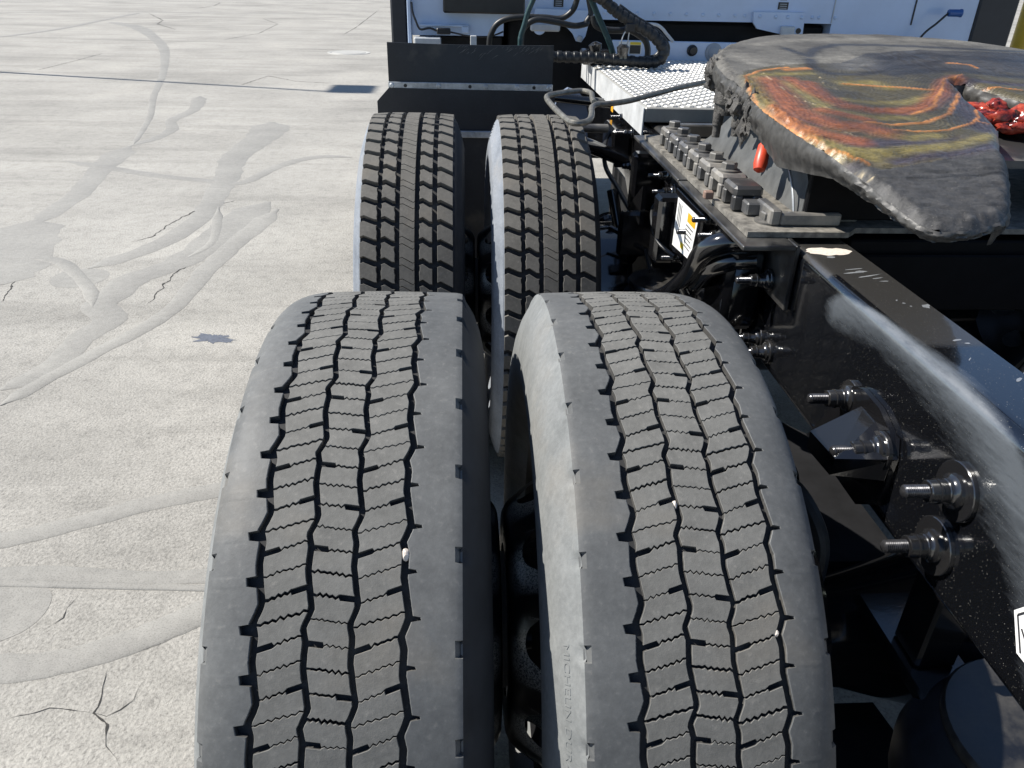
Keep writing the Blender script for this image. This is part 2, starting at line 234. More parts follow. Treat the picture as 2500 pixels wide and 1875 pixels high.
# ---------------------------------------------------------------- mesh helpers
def link(o): scene.collection.objects.link(o); return o
class MB:
    def __init__(s): s.v=[]; s.f=[]; s.mi=[]; s.cur=0
    def add(s,vs,fs):
        b=len(s.v); s.v+= [tuple(p) for p in vs]; s.f+=[tuple(i+b for i in f) for f in fs]; s.mi+=[s.cur]*len(fs)
    def box(s,x0,x1,y0,y1,z0,z1,M_=None,ch=0):
        if ch>0:
            # chamfered along all edges: cheap via 24 verts
            c=ch; P=[]
            for sx in (0,1):
                for sy_ in (0,1):
                    for sz in (0,1):
                        X=(x0,x1)[sx];Y=(y0,y1)[sy_];Z=(z0,z1)[sz]; dx=(c,-c)[sx]; dy=(c,-c)[sy_]; dz=(c,-c)[sz]
                        P.append(((X,Y+dy,Z+dz),(X+dx,Y,Z+dz),(X+dx,Y+dy,Z)))
            vs=[p for t in P for p in t]; I=lambda a,b,cc,k:(a*4+b*2+cc)*3+k
            fs=[]
            for a in (0,1): fs.append([I(a,0,0,0),I(a,1,0,0),I(a,1,1,0),I(a,0,1,0)][::(1 if a else -1)])
            for b in (0,1): fs.append([I(0,b,0,1),I(0,b,1,1),I(1,b,1,1),I(1,b,0,1)][::(1 if b else -1)])
            for d in (0,1): fs.append([I(0,0,d,2),I(1,0,d,2),I(1,1,d,2),I(0,1,d,2)][::(1 if d else -1)])
            for b in (0,1):
                for d in (0,1): fs.append([I(0,b,d,1),I(1,b,d,1),I(1,b,d,2),I(0,b,d,2)])
            for a in (0,1):
                for d in (0,1): fs.append([I(a,0,d,0),I(a,1,d,0),I(a,1,d,2),I(a,0,d,2)])
            for a in (0,1):
                for b in (0,1): fs.append([I(a,b,0,0),I(a,b,1,0),I(a,b,1,1),I(a,b,0,1)])
            for i in range(8): fs.append([i*3,i*3+1,i*3+2])
        else:
            vs=[(x,y,z) for x in (x0,x1) for y in (y0,y1) for z in (z0,z1)]
            fs=[(0,1,3,2),(4,6,7,5),(0,4,5,1),(2,3,7,6),(0,2,6,4),(1,5,7,3)]
        if M_ is not None: vs=[M_@Vector(p) for p in vs]
        s.add(vs,fs)
    def ring(s,p,d,r,n,ph=0,up=None):
        d=Vector(d).normalized(); a=up or (Vector((0,0,1)) if abs(d.z)<.9 else Vector((1,0,0)))
        e1=d.cross(a).normalized(); e2=d.cross(e1)
        return [Vector(p)+e1*(r*math.cos(2*math.pi*i/n+ph))+e2*(r*math.sin(2*math.pi*i/n+ph)) for i in range(n)]
    def lathe(s,p,d,prof,n=24,caps=True,ph=0):
        """prof: list of (distance along d, radius)"""
        p=Vector(p); d=Vector(d).normalized(); vs=[]; fs=[]
        for t,r in prof: vs+=s.ring(p+d*t,d,max(r,1e-5),n,ph)
        for k in range(len(prof)-1):
            for i in range(n):
                j=(i+1)%n; fs.append((k*n+i,k*n+j,(k+1)*n+j,(k+1)*n+i))
        if caps: fs.append(tuple(range(n))[::-1]); fs.append(tuple((len(prof)-1)*n+i for i in range(n)))
        s.add(vs,fs)
    def cyl(s,p0,p1,r0,r1=None,n=20):
        p0=Vector(p0);p1=Vector(p1); s.lathe(p0,p1-p0,[(0,r0),((p1-p0).length,r0 if r1 is None else r1)],n)
    def tube(s,pts,r,n=10,sub=6,rf=None):
        P=smooth(pts,sub); L=len(P); vs=[];fs=[]; prev=None
        for i,p in enumerate(P):
            d=(P[min(i+1,L-1)]-P[max(i-1,0)]).normalized()
            if prev is None: a=Vector((0,0,1)) if abs(d.z)<.9 else Vector((1,0,0)); e=d.cross(a).normalized()
            else: e=(prev-d*prev.dot(d)).normalized()
            prev=e; e2=d.cross(e); rr=(rf(i/(L-1)) if rf else r)
            vs+=[p+e*(rr*math.cos(2*math.pi*k/n))+e2*(rr*math.sin(2*math.pi*k/n)) for k in range(n)]
        for i in range(L-1):
            for k in range(n):
                j=(k+1)%n; fs.append((i*n+k,i*n+j,(i+1)*n+j,(i+1)*n+k))
        fs.append(tuple(range(n))[::-1]); fs.append(tuple((L-1)*n+k for k in range(n)))
        s.add(vs,fs)
    def prism(s,poly,f0,f1):
        """poly: 2D points; f0,f1 map a 2D point to its 3D point on the lower / upper side"""
        n=len(poly); vs=[f0(p) for p in poly]+[f1(p) for p in poly]
        fs=[tuple(range(n))[::-1],tuple(range(n,2*n))]+[(i,(i+1)%n,n+(i+1)%n,n+i) for i in range(n)]
        s.add(vs,fs)
    def build(s,name,mats,parent=None,label=None,smooth=35,kind=None,loc=None):
        me=bpy.data.meshes.new(name)
        vs=s.v
        if loc is not None: vs=[(a-loc[0],b-loc[1],c-loc[2]) for a,b,c in vs]
        me.from_pydata(vs,[],s.f); 
        for mm_ in (mats if isinstance(mats,(list,tuple)) else [mats]): me.materials.append(M[mm_])
        me.polygons.foreach_set('material_index',s.mi)
        if smooth is not None:
            me.polygons.foreach_set('use_smooth',[True]*len(me.polygons)); me.set_sharp_from_angle(angle=R(smooth))
        me.update()
        o=bpy.data.objects.new(name,me); link(o)
        if loc is not None: o.location=loc
        if parent: setparent(o,parent)
        if label: o['label']=label
        if kind: o['kind']=kind
        return o
def setparent(o,p):
    o.parent=p; o.matrix_parent_inverse=wm(p).inverted()
def wm(o):
    m_=Matrix.LocRotScale(o.location,o.rotation_euler,o.scale)
    return (wm(o.parent)@o.matrix_parent_inverse@m_) if o.parent else m_
def smooth(pts,sub):
    P=[Vector(p) for p in pts]
    if sub<=1 or len(P)<3: return P
    out=[]
    for i in range(len(P)-1):
        a=P[max(i-1,0)];b=P[i];c=P[i+1];d=P[min(i+2,len(P)-1)]
        for k in range(sub):
            t=k/sub; out.append(.5*((2*b)+(c-a)*t+(2*a-5*b+4*c-d)*t*t+(3*b-a-3*c+d)*t**3))
    out.append(P[-1]); return out
def empty(name,loc,label=None,cat=None,parent=None,group=None):
    o=bpy.data.objects.new(name,None); link(o); o.location=loc; o.empty_display_size=.05
    if parent: setparent(o,parent)
    if label: o['label']=label
    if cat: o['category']=cat
    if group: o['group']=group
    return o
def tag(o,label,cat,group=None):
    o['label']=label; o['category']=cat
    if group: o['group']=group
    return o
def hexhead(mb,p,d,r=.015,h=.012,fl=.021,ph=0):
    mb.lathe(p,d,[(0,fl),(.003,fl),(.0045,r*1.05)],20); 
    mb.lathe(Vector(p)+Vector(d).normalized()*.003,d,[(0,r),(h*.85,r),(h,r*.86)],6,ph=ph)
def studnut(mb,p,d,nut_r=.016,nut_l=.026,thr_l=.03,thr_r=.0085,washer=.03):
    """washer, flanged round nut and threaded stud end"""
    nut_r*=.92; thr_r*=.88
    p=Vector(p); d=Vector(d).normalized()
    mb.cur=0
    mb.lathe(p,d,[(0,washer),(.0045,washer),(.0055,washer-.001)],28)
    mb.lathe(p+d*.005,d,[(0,nut_r*1.42),(.004,nut_r*1.38),(.0065,nut_r*1.08),(.009,nut_r),(.011,nut_r),(.012,nut_r*.93),(nut_l*.62,nut_r*.93),(nut_l*.64,nut_r),(nut_l*.70,nut_r),(nut_l*.72,nut_r*.9),(nut_l,nut_r*.88),(nut_l+.001,nut_r*.80)],20)
    mb.cur=1
    pr=[]; n=int(thr_l/.0022)
    for i in range(n):
        pr+=[(i*.0022,thr_r*.86),(i*.0022+.0011,thr_r)]
    pr+=[(thr_l,thr_r*.8),(thr_l+.001,thr_r*.6)]
    mb.lathe(p+d*(nut_l+.005),d,pr,14)
    mb.cur=0
# ---------------------------------------------------------------- ground
def build_ground():
    mb=MB()
    # one sheet to the horizon, finer near the truck
    xs=[-700,-120,-40]+[-12+i*.6 for i in range(41)]+[40,120,700]; ys=[-300,-40]+[-4+i*.6 for i in range(61)]+[60,140,900]
    V=[];F=[]
    for j,y in enumerate(ys):
        for i,x in enumerate(xs): V.append((x,y,0))
    n=len(xs)
    for j in range(len(ys)-1):
        for i in range(n-1): F.append((j*n+i,j*n+i+1,(j+1)*n+i+1,(j+1)*n+i))
    mb.add(V,F); o=mb.build('ground','yard_surface',smooth=None,kind='structure'); o['label']='pale worn asphalt yard with fine aggregate'
    return o
build_ground()
def ribbon(pts,wf,z,jag,step,dome=0):
    """flat band along a path on the ground with uneven edges"""
    P=smooth([(p[0],p[1],0) for p in pts],5)
    Q=[P[0]]
    for a,b in zip(P,P[1:]):
        k=max(1,int((b-a).length/step))
        for i in range(1,k+1): Q.append(a.lerp(b,i/k))
    V=[];F=[];L=len(Q); o1=rng.rand()*50
    for i,p in enumerate(Q):
        d=(Q[min(i+1,L-1)]-Q[max(i-1,0)]).normalized(); nrm=Vector((-d.y,d.x,0)); w=wf(i/(L-1),p)*.5
        e=min(1,i/3,(L-1-i)/3)
        l=w*(1+jag*noise.noise(Vector((p.x*9,p.y*9,o1)))+jag*.5*noise.noise(Vector((p.x*40,p.y*40,o1))))*max(e,.15)
        r_=w*(1+jag*noise.noise(Vector((p.x*9,p.y*9,o1+9)))+jag*.5*noise.noise(Vector((p.x*40,p.y*40,o1+9))))*max(e,.15)
        for t,h in ((l,.0),(l*.86,1),(0,1.15),(-r_*.86,1),(-r_,.0)):
            q=p+nrm*t; V.append((q.x,q.y,.0004+z*h))
    for i in range(L-1):
        for k in range(4): F.append((i*5+k,(i+1)*5+k,(i+1)*5+k+1,i*5+k+1))
    return V,F
WIDE=(10,11,12,13)
for bi,b in enumerate(D['bands']):
    if bi in WIDE:
        e0,e1=b[1],b[0]; b=[[e1[0]+(e1[0]-e0[0])*1.2,e1[1]+(e1[1]-e0[1])*1.2,e1[2]]]+b
        e0,e1=b[-2],b[-1]; b=b+[[e1[0]+(e1[0]-e0[0])*1.2,e1[1]+(e1[1]-e0[1])*1.2,e1[2]]]
    mb=MB(); ws=[p[2] for p in b]
    def wf(t,p,ws=ws):
        k=t*(len(ws)-1); i=int(min(k,len(ws)-2)); return (ws[i]*(1-(k-i))+ws[i+1]*(k-i))*(2.3 if bi in WIDE else 1.45)
    V,F=ribbon(b,wf,.0008+.00014*bi,.22,.05); mb.add(V,F)
    o=mb.build('crack_filler','crack_filler',kind='structure',smooth=60); o['label']='smooth grey filler band over a crack in the yard'
mb=MB()
for x,y,r in D['patches']:
    V=[(x,y,.0016)];n=40
    V+=[(x+r*(1+.08*noise.noise(Vector((math.cos(a)*1.5,math.sin(a)*1.5,3))))*math.cos(a),y+r*(1+.1*noise.noise(Vector((math.cos(a)*1.5,math.sin(a)*1.5,7))))*math.sin(a),.0006) for a in [2*math.pi*i/n for i in range(n)]]
    mb.add(V,[(0,1+i,1+(i+1)%n) for i in range(n)])
o=mb.build('filler_patch','crack_filler',kind='structure',smooth=None)
for ci,c in enumerate(D['cracks']):
    mb=MB(); P=[Vector((p[0],p[1],0)) for p in c]; Q=[]
    for a,b in zip(P,P[1:]):
        k=max(2,int((b-a).length/.008)) if (b-a).length<2 else 40
        for i in range(k):
            p=a.lerp(b,i/k); s_=min(.012,(b-a).length*.05)
            Q.append(p+Vector((noise.noise(p*22+Vector((ci,0,0))),noise.noise(p*22+Vector((ci,5,0))),0))*s_*1.3+Vector((noise.noise(p*90+Vector((ci,0,3))),noise.noise(p*90+Vector((ci,5,3))),0))*min(.003,s_*.3))
    Q.append(P[-1]); L=len(Q); V=[];F=[]; far=max(1,P[0].length/2.2)
    for i,p in enumerate(Q):
        d=(Q[min(i+1,L-1)]-Q[max(i-1,0)]).normalized(); nr=Vector((-d.y,d.x,0))
        w=.0024*far**.8*(.25+1.9*abs(noise.noise(p*30+Vector((9,ci,0)))))*min(1,(i+.3)/14,(L-.7-i)/14)
        V+=[(p.x+nr.x*w,p.y+nr.y*w,.0011),(p.x-nr.x*w,p.y-nr.y*w,.0011)]
    for i in range(L-1): F.append((2*i,2*i+1,2*i+3,2*i+2))
    mb.add(V,F); mb.build('crack','crack_dark',kind='structure',smooth=None)
# cast shadow painted as a dark patch and the iron cover far off
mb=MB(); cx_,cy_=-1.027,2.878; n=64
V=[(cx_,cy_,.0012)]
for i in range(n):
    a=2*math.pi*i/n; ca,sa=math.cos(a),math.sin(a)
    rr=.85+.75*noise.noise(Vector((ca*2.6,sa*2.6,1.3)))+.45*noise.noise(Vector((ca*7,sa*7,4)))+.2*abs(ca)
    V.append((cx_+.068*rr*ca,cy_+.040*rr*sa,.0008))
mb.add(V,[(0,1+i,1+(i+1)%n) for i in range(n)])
tag(mb.build('painted_shadow','shadow_paint',smooth=None),'small dark ragged shadow painted on the pale yard left of the tyres','painted shadow')
mb=MB(); mb.lathe((-1.95,14.15,0),(0,0,1),[(0,.36),(.006,.355),(.006,.30),(.003,.295),(.003,.28),(.008,.275),(.010,.0)],48)
tag(mb.build('utility_cover','cover_iron'),'round pale utility cover set in the far yard surface','utility cover')
# lamp post standing off to the left; its shadow crosses the yard
HP=8.0; hd=Vector((-1.34,9.62,0)); base=hd+Vector((SUN.x,SUN.y,0))/SUN.z*HP
pole=empty('light_pole',(base.x,base.y,0),'tall slim yard light pole with a box lamp head','light pole')
mb=MB(); mb.lathe((base.x,base.y,0),(0,0,1),[(0,.12),(.04,.12),(.05,.045),(HP-.12,.032)],20); mb.build('post','pole_paint',pole)
mb=MB(); mb.box(base.x-.20,base.x+.26,base.y-.02,base.y+.62,HP-.13,HP+.02,ch=.02); mb.build('lamp_head','pole_paint',pole)

# ---------------------------------------------------------------- tyres
def zig(s0,x0,s1,x1,n,amp,jit=.25):
    out=[]
    for i in range(n+1):
        t=i/n; a=amp*(1 if i%2 else -1)*(0 if i in(0,n) else 1)
        out.append((s0+(s1-s0)*t+a+(rng.rand()-.5)*jit*(0 if i in(0,n) else 1),x0+(x1-x0)*t))
    return out
def block(mb,out,mapf,dep,bev,mi_top=0,mi_side=1):
    """one tread block: worn top face, bevelled rim, side walls down to the groove floor"""
    A=sum(out[i][0]*out[(i+1)%len(out)][1]-out[(i+1)%len(out)][0]*out[i][1] for i in range(len(out)))
    if A<0: out=out[::-1]
    n=len(out); ins=[]
    for i in range(n):
        a=Vector(out[i-1]);b=Vector(out[i]);c=Vector(out[(i+1)%n])
        d1=(b-a); d2=(c-b)
        d1=d1.normalized() if d1.length>1e-6 else Vector((1,0)); d2=d2.normalized() if d2.length>1e-6 else d1
        nn=(Vector((-d1.y,d1.x))+Vector((-d2.y,d2.x)))
        nn=nn.normalized() if nn.length>1e-3 else Vector((-d1.y,d1.x))
        ins.append(b+nn*bev)
    V=[mapf(p.x,p.y,0) for p in ins]+[mapf(s,x,-bev) for s,x in out]+[mapf(s,x,-dep) for s,x in out]
    mb.cur=mi_top; b=len(mb.v); 
    mb.add(V,[tuple(range(n))]+[(i,n+i,n+(i+1)%n,(i+1)%n) for i in range(n)])
    mb.cur=mi_side
    k=len(mb.v)-len(V)
    mb.f+= [(k+n+i,k+2*n+i,k+2*n+(i+1)%n,k+n+(i+1)%n) for i in range(n)]; mb.mi+=[3]*n
    mb.cur=0
def interp(tab,x):
    if x<=tab[0][0]: return tab[0][1]
    for (a,b),(c,d) in zip(tab,tab[1:]):
        if x<=c: return b+(d-b)*(x-a)/(c-a)
    return tab[-1][1]
RN=492.4; NP=37; P_=2*math.pi*RN/NP
SHAPE=[(0,3.2),(8,.4),(17,-3.6),(28,-.9),(38,-1.5),(50,-2.0),(62,-.2),(73,1.4),(84,3.2)]
def gx(base,ph,s):
    return base+interp(SHAPE,((s-ph)%P_)*84/P_)
GR=[(-65,278,6.6),(-20.5,283,5.8),(20.5,281,5.6),(66,292,6.6)]
def worn_profile(side,round_):
    if round_: return [(0,0),(40,.6),(70,1.6),(85,3.2),(97,6.2),(106,9.6),(112,13.5),(116,17.5)]
    return [(0,0),(40,.6),(70,1.2),(90,1.8),(105,2.2),(113,2.8),(117,4.2)]
FL_ROUND=[(116,17.5),(117.2,21),(118.5,29),(123,40),(131,55),(136,78),(138.5,100),(137,125),(131,150),(122,172),(112,190),(106,203)]
FL_SHARP=[(117,4.2),(119.5,8),(122,15),(127,23),(134,36),(141,56),(146,80),(147.5,102),(145,125),(136,150),(122,172),(112,190),(106,203)]
def worn_tyre(wheel,cx,round_side,phase):
    """worn tyre: three ribs of siped blocks between four wavy grooves, plain shoulder ribs"""
    prof={-1:worn_profile(-1,round_side==-1),1:worn_profile(1,round_side==1)}
    def mp(s,x,h):
        th=(s+phase)/RN; r=(RN-interp(prof[1 if x>0 else -1],abs(x))+h)/1000
        return (x/1000,-r*math.sin(th),r*math.cos(th))
    mb=MB(); DEP=7.0
    SB=[ (0,1,[(275.5,'R'),(296.4,''),(317.3,'L'),(338.2,'')],-11),(1,2,[(271,'R'),(291.9,''),(312.8,'L'),(333.7,'')],5),(2,3,[(279,'R'),(299.9,''),(320.8,'L'),(341.7,'')],-12)]
    gap=1.05
    for ga,gb,sl,sk_ in SB:
        A=GR[ga];B=GR[gb]
        tot=NP*4; sip=[]
        for k in range(tot):
            s0=sl[k%4][0]+(k//4)*P_; nt=sl[k%4][1]
            xl=gx(A[0],A[1],s0)+A[2]/2; xr=gx(B[0],B[1],s0+sk_)-B[2]/2
            z=zig(s0,xl,s0+sk_,xr,13,.9,1.5)
            sip.append((z,nt,s0,xl,xr))
        for k in range(tot):
            z0,n0,sa,_,_=sip[k]; z1,n1,sb,_,_=sip[(k+1)%tot]
            wrap=(2*math.pi*RN) if k+1==tot else 0
            g0=gap*(.45+1.1*rng.rand()**2); g1=gap*(.45+1.1*rng.rand()**2)
            def edge(z,nt,sg,off,g):
                e=[]
                x0=z[0][1];x1=z[-1][1]
                for s,x in z: e.append((s+off+sg*g,x,))
                NW,NL=2.7,12.5
                if nt=='L':
                    e2=[(off+s_lin(z,x0)+sg*NW,x0),(off+s_lin(z,x0+NL)+sg*NW,x0+NL)]
                    e=e2+[p for p in e if p[1]>x0+NL+.3]
                if nt=='R':
                    e2=[(off+s_lin(z,x1-NL)+sg*NW,x1-NL),(off+s_lin(z,x1)+sg*NW,x1)]
                    e=[p for p in e if p[1]<x1-NL-.3]+e2
                return e
            def s_lin(z,x):
                return z[0][0]+(z[-1][0]-z[0][0])*(x-z[0][1])/(z[-1][1]-z[0][1])
            lo_=edge(z0,n0,1,0,g0); hi=edge(z1,n1,-1,wrap,g1)
            # wavy side edges
            def side(G,sgn,s_a,s_b):
                out=[]; m_=int((s_b-s_a)//3.2)
                for i in range(1,m_): 
                    s=s_a+(s_b-s_a)*i/m_; out.append((s,gx(G[0],G[1],s)+sgn*G[2]/2+(rng.rand()-.5)*.25))
                return out
            ol=lo_+side(B,-1,lo_[-1][0],hi[-1][0])+hi[::-1]+side(A,1,lo_[0][0],hi[0][0])[::-1]
            block(mb,ol,mp,DEP,.45)
    # shoulder ribs
    NS=NP*64; ds=2*math.pi*RN/NS
    for sd in (-1,1):
        G=GR[0] if sd<0 else GR[3]; pr=prof[sd]; xe=pr[-1][0]
        cols=[.0,.0,.06,.25,.5,.72,.86,.95,1.0]; nc=len(cols)
        V=[]
        for i in range(NS):
            s=i*ds; ph=(s-(296.5 if sd<0 else 291.5))%(P_/2); ph=min(ph,P_/2-ph) if False else ph
            xg=sd*gx(G[0],G[1],s)+G[2]/2
            nw,nd=(8.5,9.0) if sd<0 else (4.0,8.5)
            if ph<nw: xg+= nd if sd<0 else nd*(ph/nw*.3+.7)
            xg+=.3*noise.noise(Vector((s*.4,sd*3,1)))
            pn=(s-314)%P_
            for c,t in enumerate(cols):
                x=xg+(xe-xg)*t; h=0
                if c==0: h=-DEP
                if c==1: h=-.5
                if c==2: x=xg+.8
                if pn<15 and c>=7: h=-5.5
                if pn<13 and c==7: x-= 0
                V.append(mp(s,sd*x,h))
        F=[]
        for i in range(NS):
            j=(i+1)%NS
            for c in range(nc-1):
                q=(i*nc+c,i*nc+c+1,j*nc+c+1,j*nc+c); F.append((q if sd>0 else q[::-1],1 if c==0 else 2))
        for mi in (1,2):
            mb.cur=mi; b=len(mb.v) if mi==1 else b
            if mi==1: mb.cur=3; mb.add(V,[f for f,k in F if k==1])
            else:
                fs=[f for f,k in F if k==2]; mb.f+=[tuple(a+b for a in f) for f in fs]; mb.mi+=[2]*len(fs)
        mb.cur=0
    # groove floor
    n=300; V=[];F=[]
    xsn=[-80,-40,0,40,80]
    for i in range(n):
        for x in xsn: V.append(mp(i*2*math.pi*RN/n-phase*0,x,-DEP+.2))
    for i in range(n):
        j=(i+1)%n
        for c in range(4): F.append((i*5+c,i*5+c+1,j*5+c+1,j*5+c))
    mb.cur=1; mb.add(V,F); mb.cur=0
    tr=mb.build('tread',['rubber_tread_worn','rubber_groove','rubber_shoulder','rubber_wall'],None,smooth=28)
    # flanks
    mb=MB(); n=740
    for sd in (-1,1):
        tab=FL_ROUND if round_side==sd else FL_SHARP; k=len(tab); V=[];F=[]
        for i in range(n):
            s=i*2*math.pi*RN/n; pn=(s-314)%P_
            for c,(x,dp) in enumerate(tab):
                th=(s+phase)/RN; r=(RN-dp)/1000
                if pn<15 and c in(0,1): r-=.004; x-=2.5
                V.append((sd*x/1000,-r*math.sin(th),r*math.cos(th)))
        for i in range(n):
            j=(i+1)%n
            for c in range(k-1):
                q=(i*k+c,i*k+c+1,j*k+c+1,j*k+c); F.append(q if sd>0 else q[::-1])
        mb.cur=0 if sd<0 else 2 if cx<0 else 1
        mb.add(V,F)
    sw=mb.build('sidewall',['rubber_flank_dusty','rubber_shoulder','shaded_flank_rubber'],None,smooth=50)
    return tr,sw
RF=507.7; NF=63; PF_=2*math.pi*RF/NF
def deep_tyre(phase):
    """newer drive tyre: five ribs, stepped cross grooves, chevron sipes in the centre rib"""
    prof=[(0,0),(60,.8),(90,2.2),(112,4.5)]
    def mp(s,x,h):
        th=(s+phase)/RF; r=(RF-interp(prof,abs(x))+h)/1000
        return (x/1000,-r*math.sin(th),r*math.cos(th))
    mb=MB(); DEP=13
    cols=[(-110,-69.5),(-60,-27),(30,61),(73,110)]
    hw=7.0
    for k in range(NF):
        s0=k*PF_
        for ci,(a,b) in enumerate(cols):
            sh=[(a,1.0),(a+9,-2.2),(b-7,8.5),(b,9.0)] if ci<3 else [(a,1.0),(a+8,-1.5),(b,13)]
            s_off=[0,2.5,4.5,8.0][ci]
            jit=lambda:(rng.rand()-.5)*.5
            lo_=[(s0+s_off+y+hw+jit(),x) for x,y in sh]; hi=[(s0+PF_+s_off+y-hw+jit(),x) for x,y in sh]
            mids=lambda p,q_,sg:[(p[0]+(q_[0]-p[0])*t,p[1]+sg*w_) for t,w_ in ((.10,1.9),(.30,1.6),(.42,0),(.62,0),(.80,.8))]
            right=mids(lo_[-1],hi[-1],-1 if ci in(0,1) else 0); left=mids(lo_[0],hi[0],1 if ci in(1,2) else 0)
            block(mb,lo_+right+hi[::-1]+left[::-1],mp,DEP,.8)
        a,b=-16,19; sh=[(a,0.6),(a+7,-1.0),(b-3,12.8),(b,9.7)]
        for (o1,o2) in ((0,17.5),(17.5,PF_)):
            g=.85
            lo_=[(s0-5+o1+y+g,x) for x,y in sh]; hi=[(s0-5+o2+y-g,x) for x,y in sh]
            block(mb,lo_+hi[::-1],mp,DEP,.35)
    n=252; V=[];F=[]; xsn=[-111,-60,0,60,111]
    for i in range(n):
        for x in xsn: V.append(mp(i*2*math.pi*RF/n,x,-DEP+.3))
    for i in range(n):
        j=(i+1)%n
        for c in range(4): F.append((i*5+c,i*5+c+1,j*5+c+1,j*5+c))
    mb.cur=1; mb.add(V,F); mb.cur=0
    tr=mb.build('tread',['rubber_tread_deep','rubber_groove','rubber_groove','rubber_wall_deep'],None,smooth=25)
    mb=MB(); n=200
    tab=[(110,15),(114,17),(116.5,22),(120,26),(118,29),(122.5,33),(120.5,36),(125,40),(123,43.5),(128,48),(126,51.5),(130.5,56),(128.5,60),(133,65),(131.5,69),(135,76),(138.5,96),(138.5,100),(137,125),(131,150),(122,172),(112,192),(106,218)]
    k=len(tab)
    for sd in (-1,1):
        V=[];F=[]
        for i in range(n):
            th=2*math.pi*i/n
            for x,dp in tab:
                r=(RF-dp)/1000; V.append((sd*x/1000,-r*math.sin(th),r*math.cos(th)))
        for i in range(n):
            j=(i+1)%n
            for c in range(k-1):
                q=(i*k+c,i*k+c+1,j*k+c+1,j*k+c); F.append(q if sd>0 else q[::-1])
        mb.cur=0 if sd<0 else 1
        mb.add(V,F)
    sw=mb.build('sidewall',['rubber_flank_ribbed','shaded_flank_rubber'],None,smooth=30)
    return tr,sw
def rim_mesh(face):
    """black disc wheel; face=+1 when its bolting face looks to +x. Barrel, disc cone and ten hand holes"""
    mb=MB(); n=120
    # barrel (inside and outside skins)
    br=[(-.112,.302),(-.108,.290),(-.095,.284),(-.07,.280),(-.045,.262),(.045,.262),(.07,.280),(.095,.284),(.108,.290),(.112,.302),(.113,.298),(.102,.278),(.072,.270),(.05,.252),(-.05,.252),(-.072,.270),(-.102,.278),(-.113,.298)]
    V=[];F=[]
    for i in range(n):
        th=2*math.pi*i/n
        for x,r in br: V.append((x,-r*math.sin(th),r*math.cos(th)))
    k=len(br)
    for i in range(n):
        j=(i+1)%n
        for c in range(k): F.append((i*k+c,i*k+(c+1)%k,j*k+(c+1)%k,j*k+c))
    mb.add(V,F)
    # disc: mating face near the other wheel, cone down to the barrel
    dx=face*.167
    rings=[(.0,.11),(dx,.112),(dx,.165),(dx*.94,.178),(dx*.72,.206),(dx*.50,.228),(dx*.36,.243),(dx*.24,.254)]
    rings=rings[1:]
    nh=10; m_=240; V=[];F=[]; kk=14
    pr=[]
    for t in range(kk):
        u=t/(kk-1)*(len(rings)-1); i=int(min(u,len(rings)-2)); f=u-i
        pr.append((rings[i][0]*(1-f)+rings[i+1][0]*f,rings[i][1]*(1-f)+rings[i+1][1]*f))
    hr=(.206,.0265)
    for i in range(m_):
        th=2*math.pi*i/m_
        for x,r in pr: V.append([x,r,th])
    def hole(i,c):
        x,r=pr[c]; th=2*math.pi*i/m_; a=(th*nh/(2*math.pi))%1-.5
        return ((a*2*math.pi/nh*hr[0])**2/(.034**2)+(r-hr[0])**2/(.021**2))
    for i in range(m_):
        for c in range(kk):
            q=hole(i,c)
            if 1>=q>.55: pass
    Vv=[]
    for idx,(x,r,th) in enumerate(V):
        i,c=divmod(idx,kk); q=hole(i,c)
        if .45<q<1.9 :
            # pull verts on to the rim of the hole for a smooth opening
            a=((th*nh/(2*math.pi))%1-.5)*2*math.pi/nh; f=1/math.sqrt(q)
            if .6<q<1.5:
                th2=th-a+a*f; r=hr[0]+(r-hr[0])*f; th=th2
                # x follows radius
                for (xa,ra),(xb,rb) in zip(pr,pr[1:]):
                    if ra<=r<=rb and rb>ra: x=xa+(xb-xa)*(r-ra)/(rb-ra)
        Vv.append((x,-r*math.sin(th),r*math.cos(th)))
    for i in range(m_):
        j=(i+1)%m_
        for c in range(kk-1):
            if (hole(i,c)+hole(j,c)+hole(i,c+1)+hole(j,c+1))/4<1.0: continue
            F.append((i*kk+c,i*kk+c+1,j*kk+c+1,j*kk+c))
    mb.add(Vv,F); dust=[0.0]*(len(mb.v)-len(Vv))
    for idx,(x,r,th) in enumerate(V):
        i,c=divmod(idx,kk); a=((th*nh/(2*math.pi))%1-.5)*2*math.pi/nh*hr[0]
        q=math.hypot((a-.020)/.040,(r-hr[0])/.030); dust.append(max(0,min(.85,(1.5-q)*1.2)) if a>-.01 else max(0,.5-abs(hole(i,c)-1)*1.5))
    nb=10
    for i in range(nb):
        th=2*math.pi*(i+.5)/nb; mb.lathe((dx,-.142*math.sin(th),.142*math.cos(th)),(-face,0,0),[(0,.017),(.03,.017),(.03,.008)],12)
    mb.dust=dust; return mb
DRUM=None
def dusty(o,d):
    d=d+[0.0]*(len(o.data.vertices)-len(d)); a=o.data.attributes.new('dust','FLOAT','POINT'); a.data.foreach_set('value',d); return o
def make_wheel(loc,tr,sw,face,label,tex_):
    w=empty('wheel',loc,label,parent=truck)
    for o in (tr,sw):
        o.location=loc; setparent(o,w)
    mb=rim_mesh(face); r=dusty(mb.build('rim','rim_paint',None,smooth=40),mb.dust); r.location=loc; setparent(r,w)
    return w
truck=empty('semi_truck',(.98,2.0,0),'white and black semi truck tractor seen from behind its left drive tyres','truck')
A1,A2,AZ=.8391,2.1625,.500
XL,XR=-.1211,.2219
tr,sw=worn_tyre(None,XL,-1,0); wheel_nl=make_wheel((XL,A1,AZ),tr,sw,1,'near left wheel with a worn, cracked wavy tread','n')
